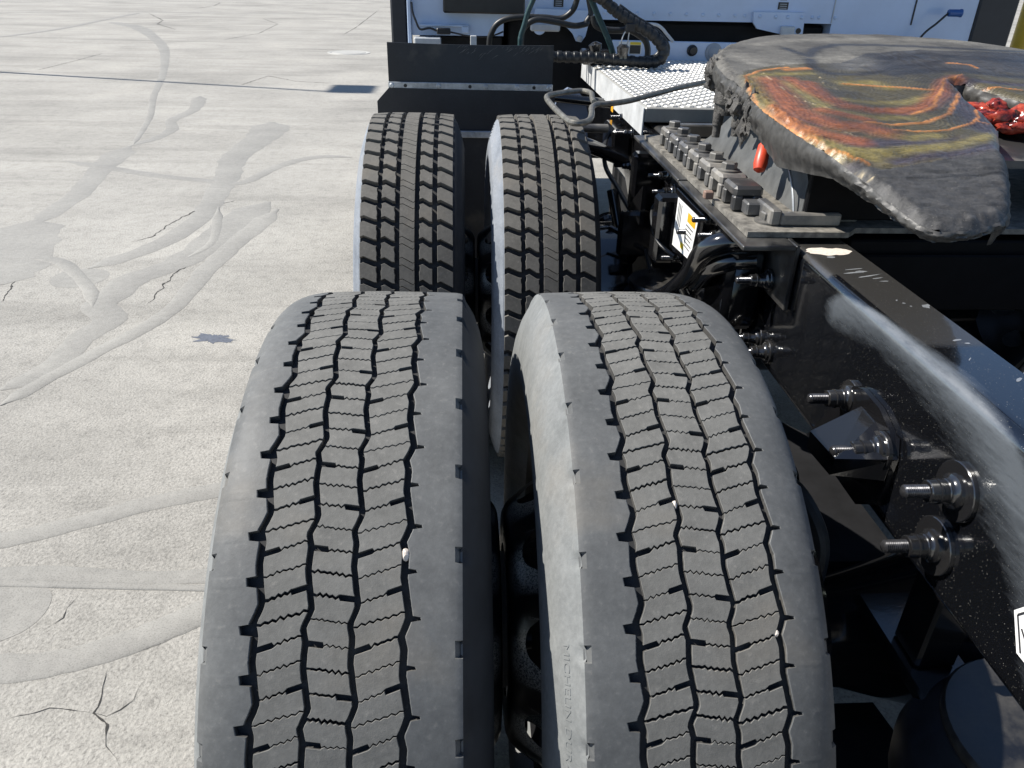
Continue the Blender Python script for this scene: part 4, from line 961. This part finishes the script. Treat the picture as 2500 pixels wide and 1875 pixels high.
# densify + roughen outline
OUT=[]
for a,b in zip(out,out[1:]+out[:1]):
    L=math.hypot(b[0]-a[0],b[1]-a[1]); k=max(1,int(L/.004))
    for i in range(k):
        t=i/k; x=a[0]+(b[0]-a[0])*t; y=a[1]+(b[1]-a[1])*t
        j=.0022 if (y>1.12 and x<.6) else .0009
        OUT.append((x+j*noise.noise(Vector((x*60,y*60,2)))*1.6,y+j*noise.noise(Vector((x*60,y*60,9)))*1.6))
OA=np.array(OUT)
def inside(P,poly):
    c=np.zeros(len(P),bool); n=len(poly)
    for i in range(n):
        x1,y1=poly[i]; x2,y2=poly[(i+1)%n]
        cond=((y1>P[:,1])!=(y2>P[:,1])); 
        if y2!=y1: c^=cond&(P[:,0]<(x2-x1)*(P[:,1]-y1)/(y2-y1)+x1)
    return c
def plate_top():
    st=.0036; xs=np.arange(.495,1.47,st); ys=np.arange(.815,2.075,st); nx,ny=len(xs),len(ys)
    GX,GY=np.meshgrid(xs,ys); cxs=(GX[:-1,:-1]+st/2).ravel(); cys=(GY[:-1,:-1]+st/2).ravel()
    ins=inside(np.stack([cxs,cys],1),out).reshape(ny-1,nx-1)
    used=np.zeros((ny,nx),bool); full=np.ones((ny,nx),bool)
    for dy in (0,1):
        for dx in (0,1):
            used[dy:ny-1+dy,dx:nx-1+dx]|=ins
    pad=np.zeros((ny+1,nx+1),bool); pad[1:-1,1:-1]=ins
    full=pad[:-1,:-1]&pad[1:,:-1]&pad[:-1,1:]&pad[1:,1:]
    bnd=used&~full
    X=GX.copy();Y=GY.copy()
    bi=np.argwhere(bnd); B=np.stack([X[bnd],Y[bnd]],1)
    for k,(j,i) in enumerate(bi):
        d=((OA-B[k])**2).sum(1); q=OA[d.argmin()]; X[j,i],Y[j,i]=q
    idx=-np.ones((ny,nx),int); idx[used]=np.arange(used.sum())
    PX=X[used];PY=Y[used]; P=np.stack([PX,PY],1)
    F=[]
    for j,i in np.argwhere(ins): F.append((idx[j,i],idx[j,i+1],idx[j+1,i+1],idx[j+1,i]))
    # colour fields
    wn=np.array([noise.noise_vector(Vector((x*9,y*6,0)))*.010+noise.noise_vector(Vector((x*55,y*30,4)))*.0022 for x,y in P])
    Q=P+wn[:,:2]
    def fld(L):
        r=np.zeros(len(P))
        for pts,w in L:
            d=polydist(Q,pts); ww=w/740*.42*.5*3.3
            r=np.maximum(r,np.clip(1.35-d/(ww*.62),0,1)**1.3)
        return r
    S=D['swirl']
    n1=np.array([noise.fractal(Vector((x*7,y*4,3)),1,2,5) for x,y in P]); n2=np.array([noise.fractal(Vector((x*26,y*40,7)),1,2,4) for x,y in P])
    # fine flow lines that follow the smears
    allp=[p for L in ('red','olive','slate') for p,_ in S[L]]
    dmin=np.full(len(P),1e9)
    for p in allp: dmin=np.minimum(dmin,polydist(Q,p))
    stripe=np.sin(dmin*900+n1*4)
    grease=inside(P,[(.520,1.40),(.5335,1.52),(.556,1.60),(.64,1.665),(.73,1.69),(.80,1.70),(.90,1.80),(1.05,1.86),(1.30,1.84),(1.46,1.70),(1.46,1.13),(1.15,1.135),(.91,1.145),(.806,1.125),(.727,1.09),(.646,1.06),(.575,1.035),(.52,1.10)]).astype(float)
    col=np.zeros((len(P),3)); wet=np.zeros(len(P))
    grey=np.array([.115,.109,.097]); dk=np.array([.05,.048,.048]); pale=np.array([.195,.184,.160])
    t=np.clip(.5+n1*1.1,0,1)[:,None]; col[:]=grey*(1-t)+grey*.78*t
    ramp_=np.clip((1.13-PY)/.03,0,1)[:,None]; col=col*(1-ramp_)+(np.array([.046,.045,.045])*(1+.5*n2[:,None]))*ramp_
    g=grease[:,None]; gb=np.array([.078,.066,.038])*(1+.40*stripe[:,None])
    far=np.clip((PX-.72)/.08,0,1)*np.clip((PY-1.60)/.05,0,1)*grease
    gb=gb*(1-far[:,None])+np.array([.060,.056,.054])*(1+.35*n2[:,None])*far[:,None]
    col=col*(1-g)+gb*g; wet=np.maximum(wet,grease*.75)
    crease=np.exp(-((PY-(1.005+.12*(PX-.55))+.004*n2)/.0028)**2)*(PX<.79)*(PX>.60)
    col=col*(1-.75*crease[:,None])
    def put(f,c,st_=1):
        nonlocal col
        a=(np.clip(f,0,1)*st_)[:,None]; cc=np.array(c)*(1+.26*stripe[:,None]+.5*n2[:,None]); col=col*(1-a)+cc*a
    put(fld(S['pale'])*(1-grease*.3),pale,.55)
    put(fld(S['dark']),(.032,.030,.031),.85); put(fld(S['slate']),(.055,.047,.062),.85)
    put(fld(S['olive']),(.185,.150,.052),.85); put(fld(S['red']),(.27,.085,.034),.8)
    put(fld([(p_,w_*.62) for p_,w_ in S['orange']]),(.46,.19,.055),.9); cr=fld([(p_,w_*.5) for p_,w_ in S['cream']]); put(cr*np.clip((n2+.02)*9,0,1),(.42,.34,.21),.75)
    blk=np.clip((n1+.6*n2-.10)*5,0,1)*np.clip(1-ramp_[:,0],0,1)*np.where(grease>0,.45,.35)
    col=col*(1-blk[:,None])+np.array([.022,.020,.020])*blk[:,None]
    wet=np.maximum(wet,fld(S['dark'])*.6)
    h=.0016*(fld(S['orange'])+.7*cr)+.0012*fld(S['red'])+.0007*stripe*grease+.0018*n2*grease*.35-.0012*fld(S['slate'])+.002*n1
    rough=np.clip((1.13-PY)/.03,0,1)*(np.array([noise.fractal(Vector((x*40,y*160,1)),1,2,3) for x,y in P]))
    h=h+rough*.0020
    # crease across the horn
    h=h-.0025*np.exp(-((PY-(1.02+.12*(PX-.55)))/.003)**2)*(PX<.79)
    # rolled-over rim
    dE=polydist(P,[tuple(p) for p in OUT[::3]]+[tuple(OUT[0])]) 
    h=h-.010*np.clip(1-dE/.016,0,1)**2
    rug=np.clip(1-dE/.026,0,1)*((PX<.62)|(PY<1.0))
    h=h+rug*.008*np.array([noise.fractal(Vector((x*70,y*70,5)),1,2,4) for x,y in P])
    h=(h+.010*np.clip(1-dE/.016,0,1)**2)*np.clip(dE/.010,0.0,1)-.010*np.clip(1-dE/.016,0,1)**2
    PZ=np.where(PY>1.10,1.185+.098*(PY-1.5),1.1458+.20*(PY-1.10))+h
    V=[(a,b,c) for a,b,c in zip(PX,PY,PZ)]
    mb=MB(); mb.add(V,[f for f in F]); o=mb.build('fifth_wheel','greased_plate',truck,'fifth wheel coupling plate smeared with rainbow coloured grease',smooth=70)
    me=o.data
    a=me.color_attributes.new('smear','FLOAT_COLOR','POINT'); a.data.foreach_set('color',np.concatenate([np.clip(col,0,1),np.ones((len(P),1))],1).astype(np.float32).ravel())
    b=me.attributes.new('wet','FLOAT','POINT'); b.data.foreach_set('value',wet.astype(np.float32))
    return o,{k:1 for k in ()}
fw_o,_=plate_top()
# skirt (rolled edge and apron) under the rim
mb=MB(); n=len(OUT); V=[]; rows=9
def depth(x,y):
    xl=min(x,mir(x))
    if xl>.70 and y<1.5: return .045
    return interp([(.86,.016),(.95,.020),(1.1,.032),(1.27,.070),(1.36,.05),(1.5,.045),(1.8,.055),(2.06,.055)],y)
cen=np.array([.70,1.35])
for i,(x,y) in enumerate(OUT):
    a=np.array(OUT[i-3]);b=np.array(OUT[(i+3)%n]); t=b-a; t/=max(np.hypot(*t),1e-9); nr=np.array([-t[1],t[0]])
    z0=gz(y)-.010; dpt=depth(x,y)
    for r in range(rows):
        u=r/(rows-1); bulge=.006*math.sin(min(u*1.2,1)*math.pi)
        rg=interp([(.8,1),(1.0,.9),(1.15,.3),(1.3,.12),(1.36,1),(2,.8)],y); lump=(noise.fractal(Vector((x*75,y*75,u*5)),.7,2,5)*.0048+abs(noise.noise(Vector((x*150,y*150,u*9))))*.0040)*rg
        if .55<y<1.0: lump*=.8
        q=np.array([x,y])+nr*((bulge+lump-.010*u)*(u>0))
        V.append((q[0],q[1],z0-dpt*u+(noise.noise(Vector((x*50,y*50,8)))*.010*(y>1.34) if r==rows-1 else 0)))
F=[]
for i in range(n):
    j=(i+1)%n
    for r in range(rows-1): F.append((i*rows+r,j*rows+r,j*rows+r+1,i*rows+r+1))
mb.add(V,F)
# flat underside
mb.add([(x+.004*(1 if x<CX else -1),y+.003,gz(y)-.008-depth(x,y)*.6) for x,y in out],[tuple(range(len(out)))])
mb.build('apron','apron_grey',fw_o,smooth=60)
# ribs under the plate
for x in (.62,.80,mir(.80),mir(.62)):
    mb=MB(); mb.prism([(1.18,gz(1.18)-.036),(1.92,gz(1.92)-.036),(1.85,1.12),(1.30,1.085)],lambda p,x=x:(x-.007,p[0],p[1]),lambda p,x=x:(x+.007,p[0],p[1])); mb.build('rib','steel_dusty',fw_o)
# caked lumps along the left edge
def lumps(name,items,mat_,seed,parent,amp=.9):
    mb=MB()
    for (x,y,z,s) in items:
        bm=bmesh.new(); bmesh.ops.create_icosphere(bm,subdivisions=3,radius=1)
        vs=[]
        for v in bm.verts:
            d=1+amp*noise.fractal(v.co*1.5+Vector((x*50,y*50,seed)),1,2,4); vs.append((x+v.co.x*s[0]*d,y+v.co.y*s[1]*d,z+v.co.z*s[2]*d))
        mb.add(vs,[tuple(v.index for v in f.verts) for f in bm.faces]); bm.free()
    return mb.build(name,mat_,parent,smooth=60)
it=[]
for k in range(17):
    y=1.40+.44*rng.rand(); x=interp([(1.18,.5235),(1.352,.511),(1.456,.524),(1.55,.5235),(1.62,.522),(1.70,.532),(1.79,.552),(1.86,.585)],y)
    it.append((x+.004*rng.rand()-.001,y,gz(y)-.018-.05*rng.rand(),(.006+.008*rng.rand(),.012+.012*rng.rand(),.010+.014*rng.rand())))
lumps('grease_clumps',it,'caked_grease',3,fw_o)
it=[(.56,1.32,1.150,(.012,.03,.006)),(.552,1.27,1.146,(.010,.02,.006)),(.546,1.22,1.142,(.010,.02,.005)),(.547,1.17,1.138,(.007,.022,.004)),(.548,1.12,1.134,(.006,.022,.004))]
it=[(x-.034,y,z,s) for x,y,z,s in it]
# slot in the throat with red grease
mb=MB(); mb.prism([(.86,1.30),(.90,1.26),(mir(.90),1.26),(mir(.86),1.30),(mir(.93),1.56),(.93,1.56)],lambda p:(p[0],p[1],gz(p[1])-.075),lambda p:(p[0],p[1],gz(p[1])-.062)); mb.build('lock_jaw','black_iron',fw_o)
it=[]
for k in range(13):
    a=rng.rand(); b=rng.rand(); y=1.37+.12*b; x=.955+.10*a
    it.append((x,y,gz(y)-.045+.022*rng.rand(),(.018+.018*rng.rand(),.014+.012*rng.rand(),.010+.008*rng.rand())))
lumps('red_grease',it,'red_grease',9,fw_o,.4)
# latch pins hanging at the left edge
for x,y,z,l,r in ((.545,1.64,1.150,.045,.022),(.532,1.64,1.110,.05,.011),(.560,1.60,1.105,.035,.012),(.55,1.70,1.150,.06,.014)):
    mb=MB(); mb.lathe((x,y,z),(0,0,-1),[(0,r*.9),(.004,r),(l*.5,r),(l*.52,r*.8),(l,r*.75)],18); mb.build('latch_pin','caked_grease',fw_o)
# release handle: rod to a bent triangular grip
mb=MB(); zr=1.08
hp=[(.56,1.90,1.112),(.50,2.03,1.10),(.42,1.99,1.09),(.353,1.93,1.08),(.322,1.918,1.08),(.30,1.87,1.08),(.288,1.79,1.08),(.272,1.71,1.08),(.252,1.668,1.08),(.228,1.668,1.08),(.217,1.74,1.08),(.209,1.86,1.08),(.205,1.98,1.08),(.212,2.04,1.08),(.235,2.075,1.08),(.28,2.12,1.08),(.315,2.14,1.08),(.332,2.10,1.08),(.326,2.04,1.08),(.318,1.975,1.08),(.315,1.93,1.083)]
mb.tube([(.70,2.24,1.10),(.58,2.14,1.093),(.481,2.045,1.086),(.41,1.98,1.08)]+hp[3:],.0068,10); mb.build('release_handle','handle_steel',fw_o)

# ---------------------------------------------------------------- deck
mb=MB(); mb.box(.505,1.455,2.205,3.47,.990,1.030,ch=.003); deck=part(mb,'deck_plate','deck_alloy','white diamond tread deck between cab and fifth wheel')
mb=MB()
for j_ in range(52):
    for i_ in range(39):
        x=.522+.0238*i_; y=2.222+.0238*j_; a=(.62 if (i_+j_)%2 else -.62)+math.pi/2*0; L_,W_=.0118,.0042; c,s=math.cos(a),math.sin(a)
        P4=[(L_,0),(0,W_),(-L_,0),(0,-W_)]
        mb.add([(x+u*c-v_*s,y+u*s+v_*c,1.0303) for u,v_ in P4]+[(x+u*.5*c-v_*.4*s,y+u*.5*s+v_*.4*c,1.0335) for u,v_ in P4],[(0,1,5,4),(1,2,6,5),(2,3,7,6),(3,0,4,7),(4,5,6,7)])
mb.build('raised_tread','tread_alloy',deck,smooth=None,kind='stuff')
mb=MB(); mb.box(.500,.5035,2.205,3.47,.955,1.028); mb.build('side_trim','white_dirty',deck)
for x in (.62,1.05):
    mb=MB(); mb.box(x-.03,x+.03,2.23,3.4,.984,.989); part(mb,'deck_support','black_paint')
mb=MB(); mb.box(.735,.775,2.150,2.158,.935,1.055,ch=.002); mb.lathe((.755,2.149,.965),(0,-1,0),[(0,.013),(.001,.013)],20); mb.lathe((.752,2.15,1.045),(.3,-1,0),[(0,.010),(.04,.010)],14)
part(mb,'slide_bracket','black_paint_dusty')
# silver tank end and step box left of the frame
mb=MB(); mb.prism([(.318,.86),(.330,.925),(.345,.965),(.375,.985),(.412,.975),(.438,.945),(.452,.90),(.458,.78),(.33,.78)],lambda p:(p[0],2.93,p[1]),lambda p:(p[0],2.90,p[1])); part(mb,'rounded_bracket','grey_shade')
mb=MB(); mb.box(.485,.515,2.66,2.70,.955,.985,ch=.003); mb.add([(.4835,2.62,.985),(.4835,2.655,.985),(.4835,2.655,.95),(.4835,2.62,.95)],[(0,1,2,3)]); 
mb=MB(); mb.add([(.499,2.70,.978),(.499,2.66,.978),(.499,2.66,.942),(.499,2.70,.942)],[(0,1,2,3)]); part(mb,'marker_label','sticker_orange',smooth=None)

# ---------------------------------------------------------------- mud flap in front of the far tyres
mb=MB(); n=24; V=[];F=[]
for i in range(n+1):
    x=-.263+.573*i/n
    for k,t in enumerate((0,.25,.5,.75,1)):
        sag=-.004*math.sin(i/n*math.pi)*t
        V.append((x,2.85+.012*math.sin(i/n*math.pi*1.0)*t,1.002+.127*t+sag*1.2))
for i in range(n):
    for k in range(4): F.append((i*5+k,(i+1)*5+k,(i+1)*5+k+1,i*5+k+1))
nv=len(V); V+= [(x,y+.007,z) for x,y,z in V]; F+= [tuple(a+nv for a in f[::-1]) for f in F]
edge=[i*5+4 for i in range(n+1)]
F+= [(edge[i],edge[i+1],edge[i+1]+nv,edge[i]+nv) for i in range(n)]
F+= [(k,k+1,k+1+nv,k+nv) for k in range(4)]+[(n*5+k,n*5+k+nv,n*5+k+1+nv,n*5+k+1) for k in range(4)]
mb.add(V,F); flap=part(mb,'mud_flap','rubber_flap','wide black mud flap above the far tyres',smooth=60)
mb=MB(); mb.box(-.264,.311,2.838,2.8445,.981,1.004,ch=.0015); strip=mb.build('flap_strip','galvanized',flap)
for x in (-.252,-.205,-.09,.02,.075,.185,.245,.298):
    mb=MB()
    if x in(-.252,.075,.298,-.09,.185): mb.lathe((x,2.8378,.9925),(0,-1,0),[(0,.0085),(.002,.0085),(.0045,.006)],14); mb.build('strip_bolt','galvanized',flap)
    else: mb.lathe((x,2.8378,.9925),(0,-1,0),[(0,.006),(.0008,.006)],14); mb.build('strip_hole','plastic_black',flap)
mb=MB(); poly=[(-.262,.985),(.318,.980),(.325,.90),(.325,.30),(-.305,.30),(-.305,.94)]
mb.prism(poly,lambda p:(p[0],2.846,p[1]),lambda p:(p[0],2.836,p[1])); mb.build('fender_sheet','rubber_flap',flap)
mb=MB(); mb.box(-.075,.10,2.815,2.830,.823,.846,ch=.002); mb.build('lower_strip','galvanized',flap)
for x in (-.03,.03): 
    mb=MB(); mb.lathe((x,2.8148,.834),(0,-1,0),[(0,.008),(.005,.007)],12); mb.build('strip_bolt','galvanized',flap)
mb=MB(); mb.cyl((.30,2.86,.96),(.53,2.86,.94),.016); part(mb,'flap_arm','black_paint')

mb=MB()
for k in range(46):
    x=-.02+.29*rng.rand(); z=1.121-.045*rng.rand()**1.6*(1-abs(x-.11)/.19); L=.008+.03*rng.rand(); a=.5+.35*rng.rand(); w=.0004+.0007*rng.rand()
    y=2.8425+.012*math.sin((x+.263)/.573*math.pi)*((z-1.002)/.127)+.0022
    c,s_=math.cos(a)*L/2,math.sin(a)*L/2; mb.add([(x-c,y-.0035+.0002,z-s_),(x,y-.0035,z-w),(x+c,y-.0035+.0002,z+s_),(x,y-.0035,z+w)],[(0,1,2,3)])
mb.build('scratches','scuff_grey',flap,smooth=None,kind='stuff')
mb=MB(); mb.box(.37,.565,1.46,2.95,.29,.33,ch=.006); part(mb,'suspension_beam_and_screen','greasy_iron')  # low dark plate added to black out shaded ground beside the rail
# ---------------------------------------------------------------- cab rear
WY=3.70
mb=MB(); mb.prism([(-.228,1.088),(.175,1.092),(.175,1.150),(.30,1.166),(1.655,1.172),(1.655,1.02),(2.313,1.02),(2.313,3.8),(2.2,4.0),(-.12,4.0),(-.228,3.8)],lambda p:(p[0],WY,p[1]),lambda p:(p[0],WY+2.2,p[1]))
cab=part(mb,'cab','shaded_white_paint','white cab back wall seen in shade',smooth=30)
def cpart(mb,name,mat_,label=None,smooth=35): return mb.build(name,mat_,cab,label,smooth)
for a,b in ((-.318,-.247),(2.315,2.50)):
    mb=MB(); mb.box(a,b,WY-.01,WY+.12,1.02,3.8,ch=.008); cpart(mb,'side_fairing','trim_black')
mb=MB(); mb.box(-.2455,-.229,WY-.03,WY+.05,1.02,3.8,ch=.003); cpart(mb,'edge_trim','shaded_white_paint')
mb=MB(); mb.box(-.089,.263,WY-.055,WY-.002,1.182,1.36,ch=.006); cpart(mb,'vent_box','plastic_black')
mb=MB(); mb.box(1.650,1.654,WY-.004,WY-.0005,1.175,3.8); cpart(mb,'panel_seam','grey_panel')
mb=MB(); mb.box(2.020,2.026,WY-.004,WY-.0005,1.175,3.8); cpart(mb,'panel_seam','trim_black')
for x in [.622,.70,.766,.841,.914,.987,1.062,1.133,1.207,1.251,1.314,1.386,1.442,1.504,1.561,1.592,1.667,.40,.34]:
    mb=MB(); z=1.196 if x>.6 else 1.19
    mb.lathe((x,WY-.0005 if not 1.284<x<1.52 else WY-.022,z),(0,-1,0),[(0,.008),(.002,.0075),(.004,.005),(.005,.001)],14); cpart(mb,'rivet','shaded_white_paint')
mb=MB(); mb.prism([(1.284,1.213),(1.518,1.215),(1.523,1.124),(1.423,1.126),(1.310,1.146),(1.288,1.171)],lambda p:(p[0],WY-.001,p[1]),lambda p:(p[0],WY-.02,p[1])); bk=cpart(mb,'tow_bracket','shaded_white_paint')
mb=MB(); mb.lathe((1.500,WY-.0205,1.141),(0,-1,0),[(0,.012),(.001,.012)],20); cpart(mb,'bracket_hole','plastic_black')
mb=MB(); mb.box(1.415,1.475,WY-.045,WY-.0205,1.122,1.160,ch=.004); cpart(mb,'latch','white_dirty')
mb=MB(); mb.box(1.524,1.652,WY-.004,WY-.0006,1.132,1.172); 
mb=MB(); mb.prism([(.311,1.206),(.545,1.203),(.548,1.15),(.537,1.10),(.520,1.076),(.497,1.080),(.480,1.110),(.455,1.132),(.40,1.15),(.298,1.152)],lambda p:(p[0],WY-.012,p[1]),lambda p:(p[0],WY-.03,p[1])); cpart(mb,'cab_mount','shaded_white_paint')
mb=MB(); mb.lathe((.512,WY-.031,1.092),(0,-1,0),[(0,.013),(.006,.013),(.010,.008)],18); cpart(mb,'mount_pin','grey_panel')
mb=MB(); mb.lathe((.330,WY-.03,1.132),(0,-1,0),[(0,.028),(.022,.028),(.024,.024),(.024,.014),(.002,.014)],28); cpart(mb,'eye_ring','shaded_white_paint')
mb=MB(); mb.box(.29,.42,WY-.06,WY-.031,1.118,1.150,ch=.006); cpart(mb,'hinge','grey_panel')
mb=MB(); mb.box(-.194,.019,WY-.03,WY-.002,1.127,1.135,ch=.002); mb.box(-.01,.022,WY-.03,WY-.001,1.102,1.134,ch=.003); cpart(mb,'grab_rail','shaded_white_paint')
mb=MB(); mb.box(-.118,-.058,WY-.075,WY-.04,1.098,1.123,ch=.004); mb.tube([(-.225,WY-.03,1.22),(-.22,WY-.04,1.18),(-.208,WY-.05,1.15),(-.19,WY-.05,1.116),(-.15,WY-.05,1.121),(-.118,WY-.05,1.111)],.0045,8)
mb.tube([(-.058,WY-.05,1.107),(-.02,WY-.05,1.10),(.02,WY-.05,1.093),(.10,WY-.05,1.091),(.14,WY-.04,1.10),(.172,WY-.03,1.112)],.0035,8); cpart(mb,'wire_connector','plastic_black')
mb=MB(); mb.box(.393,.435,WY-.0025,WY-.0008,1.214,1.26); cpart(mb,'data_label','sticker_black',smooth=None)
mb=MB(); 
for i in range(4): mb.box(.400,.428,WY-.0034,WY-.0026,1.219+.008*i,1.2215+.008*i)
cpart(mb,'label_print','grey_panel',smooth=None)
mb=MB(); mb.box(1.395,1.441,WY-.0025,WY-.0008,1.225,1.254); mb.box(1.400,1.43,WY-.0025,WY-.0008,1.262,1.29); cpart(mb,'data_label','sticker_black',smooth=None)
mb=MB(); 
for i in range(3): mb.box(1.402,1.434,WY-.0034,WY-.0026,1.229+.008*i,1.2315+.008*i)
cpart(mb,'label_print','grey_panel',smooth=None)
mb=MB(); mb.lathe((2.137,WY-.08,1.231),(1,0,0),[(0,.012),(.004,.015),(.05,.015),(.054,.017),(.06,.017)],16); cpart(mb,'blue_handle','blue_plastic')
mb=MB(); mb.tube([(2.138,WY-.08,1.230),(2.096,WY-.08,1.187),(2.06,WY-.07,1.149),(2.02,WY-.06,1.08)],.005,8); cpart(mb,'cable','hose_black')
mb=MB(); mb.lathe((2.235,WY-.001,1.228),(0,-1,0),[(0,.008),(.004,.006)],12); cpart(mb,'green_screw','hose_green')
# under the cab: frame box, knob panel, dark floor
mb=MB(); mb.box(.63,2.2,3.50,3.52,1.02,1.101,ch=.003); pn=part(mb,'front_panel','shaded_white_paint')
mb=MB(); mb.lathe((.977,3.4995,1.067),(0,-1,0),[(0,.023),(.008,.022),(.010,.016),(.022,.014)],28); mb.build('knob','plastic_black',pn)
mb=MB(); mb.lathe((1.071,3.4995,1.062),(0,-1,0),[(0,.037),(.004,.036),(.005,.024),(.007,.022),(.008,.010)],32); mb.build('grey_cap','tank_paint',pn)
mb=MB(); mb.box(.657,.757,3.4975,3.4995,1.048,1.096); lb=mb.build('warning_label','sticker_white',pn,smooth=None)
mb=MB(); mb.box(.706,.752,3.4962,3.4972,1.050,1.083); mb.build('label_print','sticker_black',pn,smooth=None)
mb=MB(); mb.box(.706,.752,3.4962,3.4972,1.0845,1.095); mb.build('yellow_panel','sticker_yellow',pn,smooth=None)
mb=MB(); mb.box(.20,1.65,3.76,5.6,.55,1.160,ch=.01); part(mb,'under_cab_box','greasy_iron')
mb=MB(); mb.box(-.20,.17,3.74,5.6,.40,1.084,ch=.004); part(mb,'battery_box','greasy_iron')
mb=MB(); mb.box(-.215,-.10,3.62,3.68,1.04,1.085,ch=.004); part(mb,'step_bracket','grey_panel')
mb=MB(); mb.box(.025,.050,3.30,3.318,1.05,1.121,ch=.002); part(mb,'hose_post','white_dirty')
mb=MB(); mb.tube([(.775,3.5,1.166),(.812,3.5,1.163),(.838,3.5,1.149),(.86,3.5,1.128),(.89,3.5,1.10)],.0065,8); part(mb,'bent_bracket','white_dirty')
# hoses
def H(pts,y,ye=None): 
    n=len(pts); return [(p[0],y if ye is None else y+(ye-y)*i/(n-1),p[1]) for i,p in enumerate(pts)]
def tail(P): return P
mb=MB(); p=H(D['hose1'],3.38,3.34); p=[(p[0][0],3.42,.95)]+p+[(p[-1][0]+.02,3.45,1.45),(p[-1][0],3.68,1.7)]; mb.tube(p,.0115,12); part(mb,'air_hose','hose_black','black rubber hose looping behind the cab')
mb=MB(); p=H(D['hose2'],3.30,3.33); p=[(p[0][0],3.33,.95)]+p+[(p[-1][0],3.45,1.5),(p[-1][0],3.68,1.7)]; mb.tube(p,.0115,12); part(mb,'air_hose','hose_black','second black hose crossing the first')
mb=MB(); p=H(D['hose3'],3.25); p=[(.285,3.68,1.7),(.282,3.45,1.45)]+p+[(.22,3.27,.95)]; mb.tube(p,.010,12); part(mb,'air_hose','hose_green','dark green hose hanging at left')
mb=MB(); p=H(D['ghose'],3.16); p=[(.44,3.68,1.7),(.445,3.4,1.45)]+p+[(.585,3.17,1.05)]; mb.tube(p,.011,12); part(mb,'air_hose','hose_green','straight dark green hose')
mb=MB(); p=H(D['bhose'],3.2); mb.tube(p,.012,12); part(mb,'air_hose','hose_black')
p=H(D['loom'],3.10); p=[(.43,3.68,1.7),(.45,3.4,1.45)]+p
P=smooth(p,10); mb=MB(); mb.tube(p,.0185,14,sub=10); lm=part(mb,'spiral_wrapped_loom','hose_black','thick spiral wrapped hose bundle curling on the deck')
cum=0; last=0; mb=MB()
for a,b in zip(P,P[1:]):
    cum+=(b-a).length
    if cum-last>.024:
        last=cum; d=(b-a).normalized(); mb.lathe(a-d*.010,d,[(0,.0205),(.002,.0215),(.016,.0215),(.018,.0200)],14,caps=False)
mb.build('spiral_wrap','hose_black',lm,kind='stuff')
mb=MB(); 
for dx,r in ((.016,.009),(-.014,.008)):
    q=[(a[0]+dx,a[1]+.012,a[2]+.014) for a in p[4:12]]; mb.tube(q,r,10)
mb.build('bundled_hose','hose_black',lm)
mb=MB(); mb.box(.60,.635,3.075,3.105,1.160,1.192,Matrix.Rotation(0,4,'Z'),ch=.004); mb.build('clip_block','plastic_black',lm)
mb=MB(); mb.tube([(.606,3.09,1.165),(.597,3.09,1.155),(.590,3.09,1.130),(.592,3.10,1.118)],.0022,8); mb.tube([(.616,3.09,1.163),(.615,3.09,1.145),(.614,3.09,1.128),(.612,3.10,1.112)],.0022,8); mb.build('wire_hook','galvanized',lm)
mb=MB(); mb.lathe((.60,3.10,1.118),(0,0,-1),[(0,.012),(.01,.024),(.03,.02),(.05,.022)],18); mb.lathe((.50,3.16,1.12),(.2,0,-1),[(0,.008),(.01,.026),(.03,.022),(.06,.016)],18); part(mb,'hose_coupling','bolt_metal')
mb=MB(); mb.box(.46,.58,3.20,3.30,1.032,1.085,ch=.01); part(mb,'coupling_base','bolt_metal')

# ---------------------------------------------------------------- yellow guard post beyond the cab
yp=empty('guard_post',(3.03,4.35,0),'yellow painted post glimpsed beyond the right edge of the cab','post')
mb=MB(); mb.lathe((3.03,4.35,0),(0,0,1),[(0,.055),(1.28,.055),(1.34,.045),(1.37,.02)],28); mb.build('post','yellow_paint',yp)
mb=MB(); mb.box(2.95,3.15,4.25,4.45,0,.02,ch=.003); mb.build('base_plate','yellow_paint',yp)
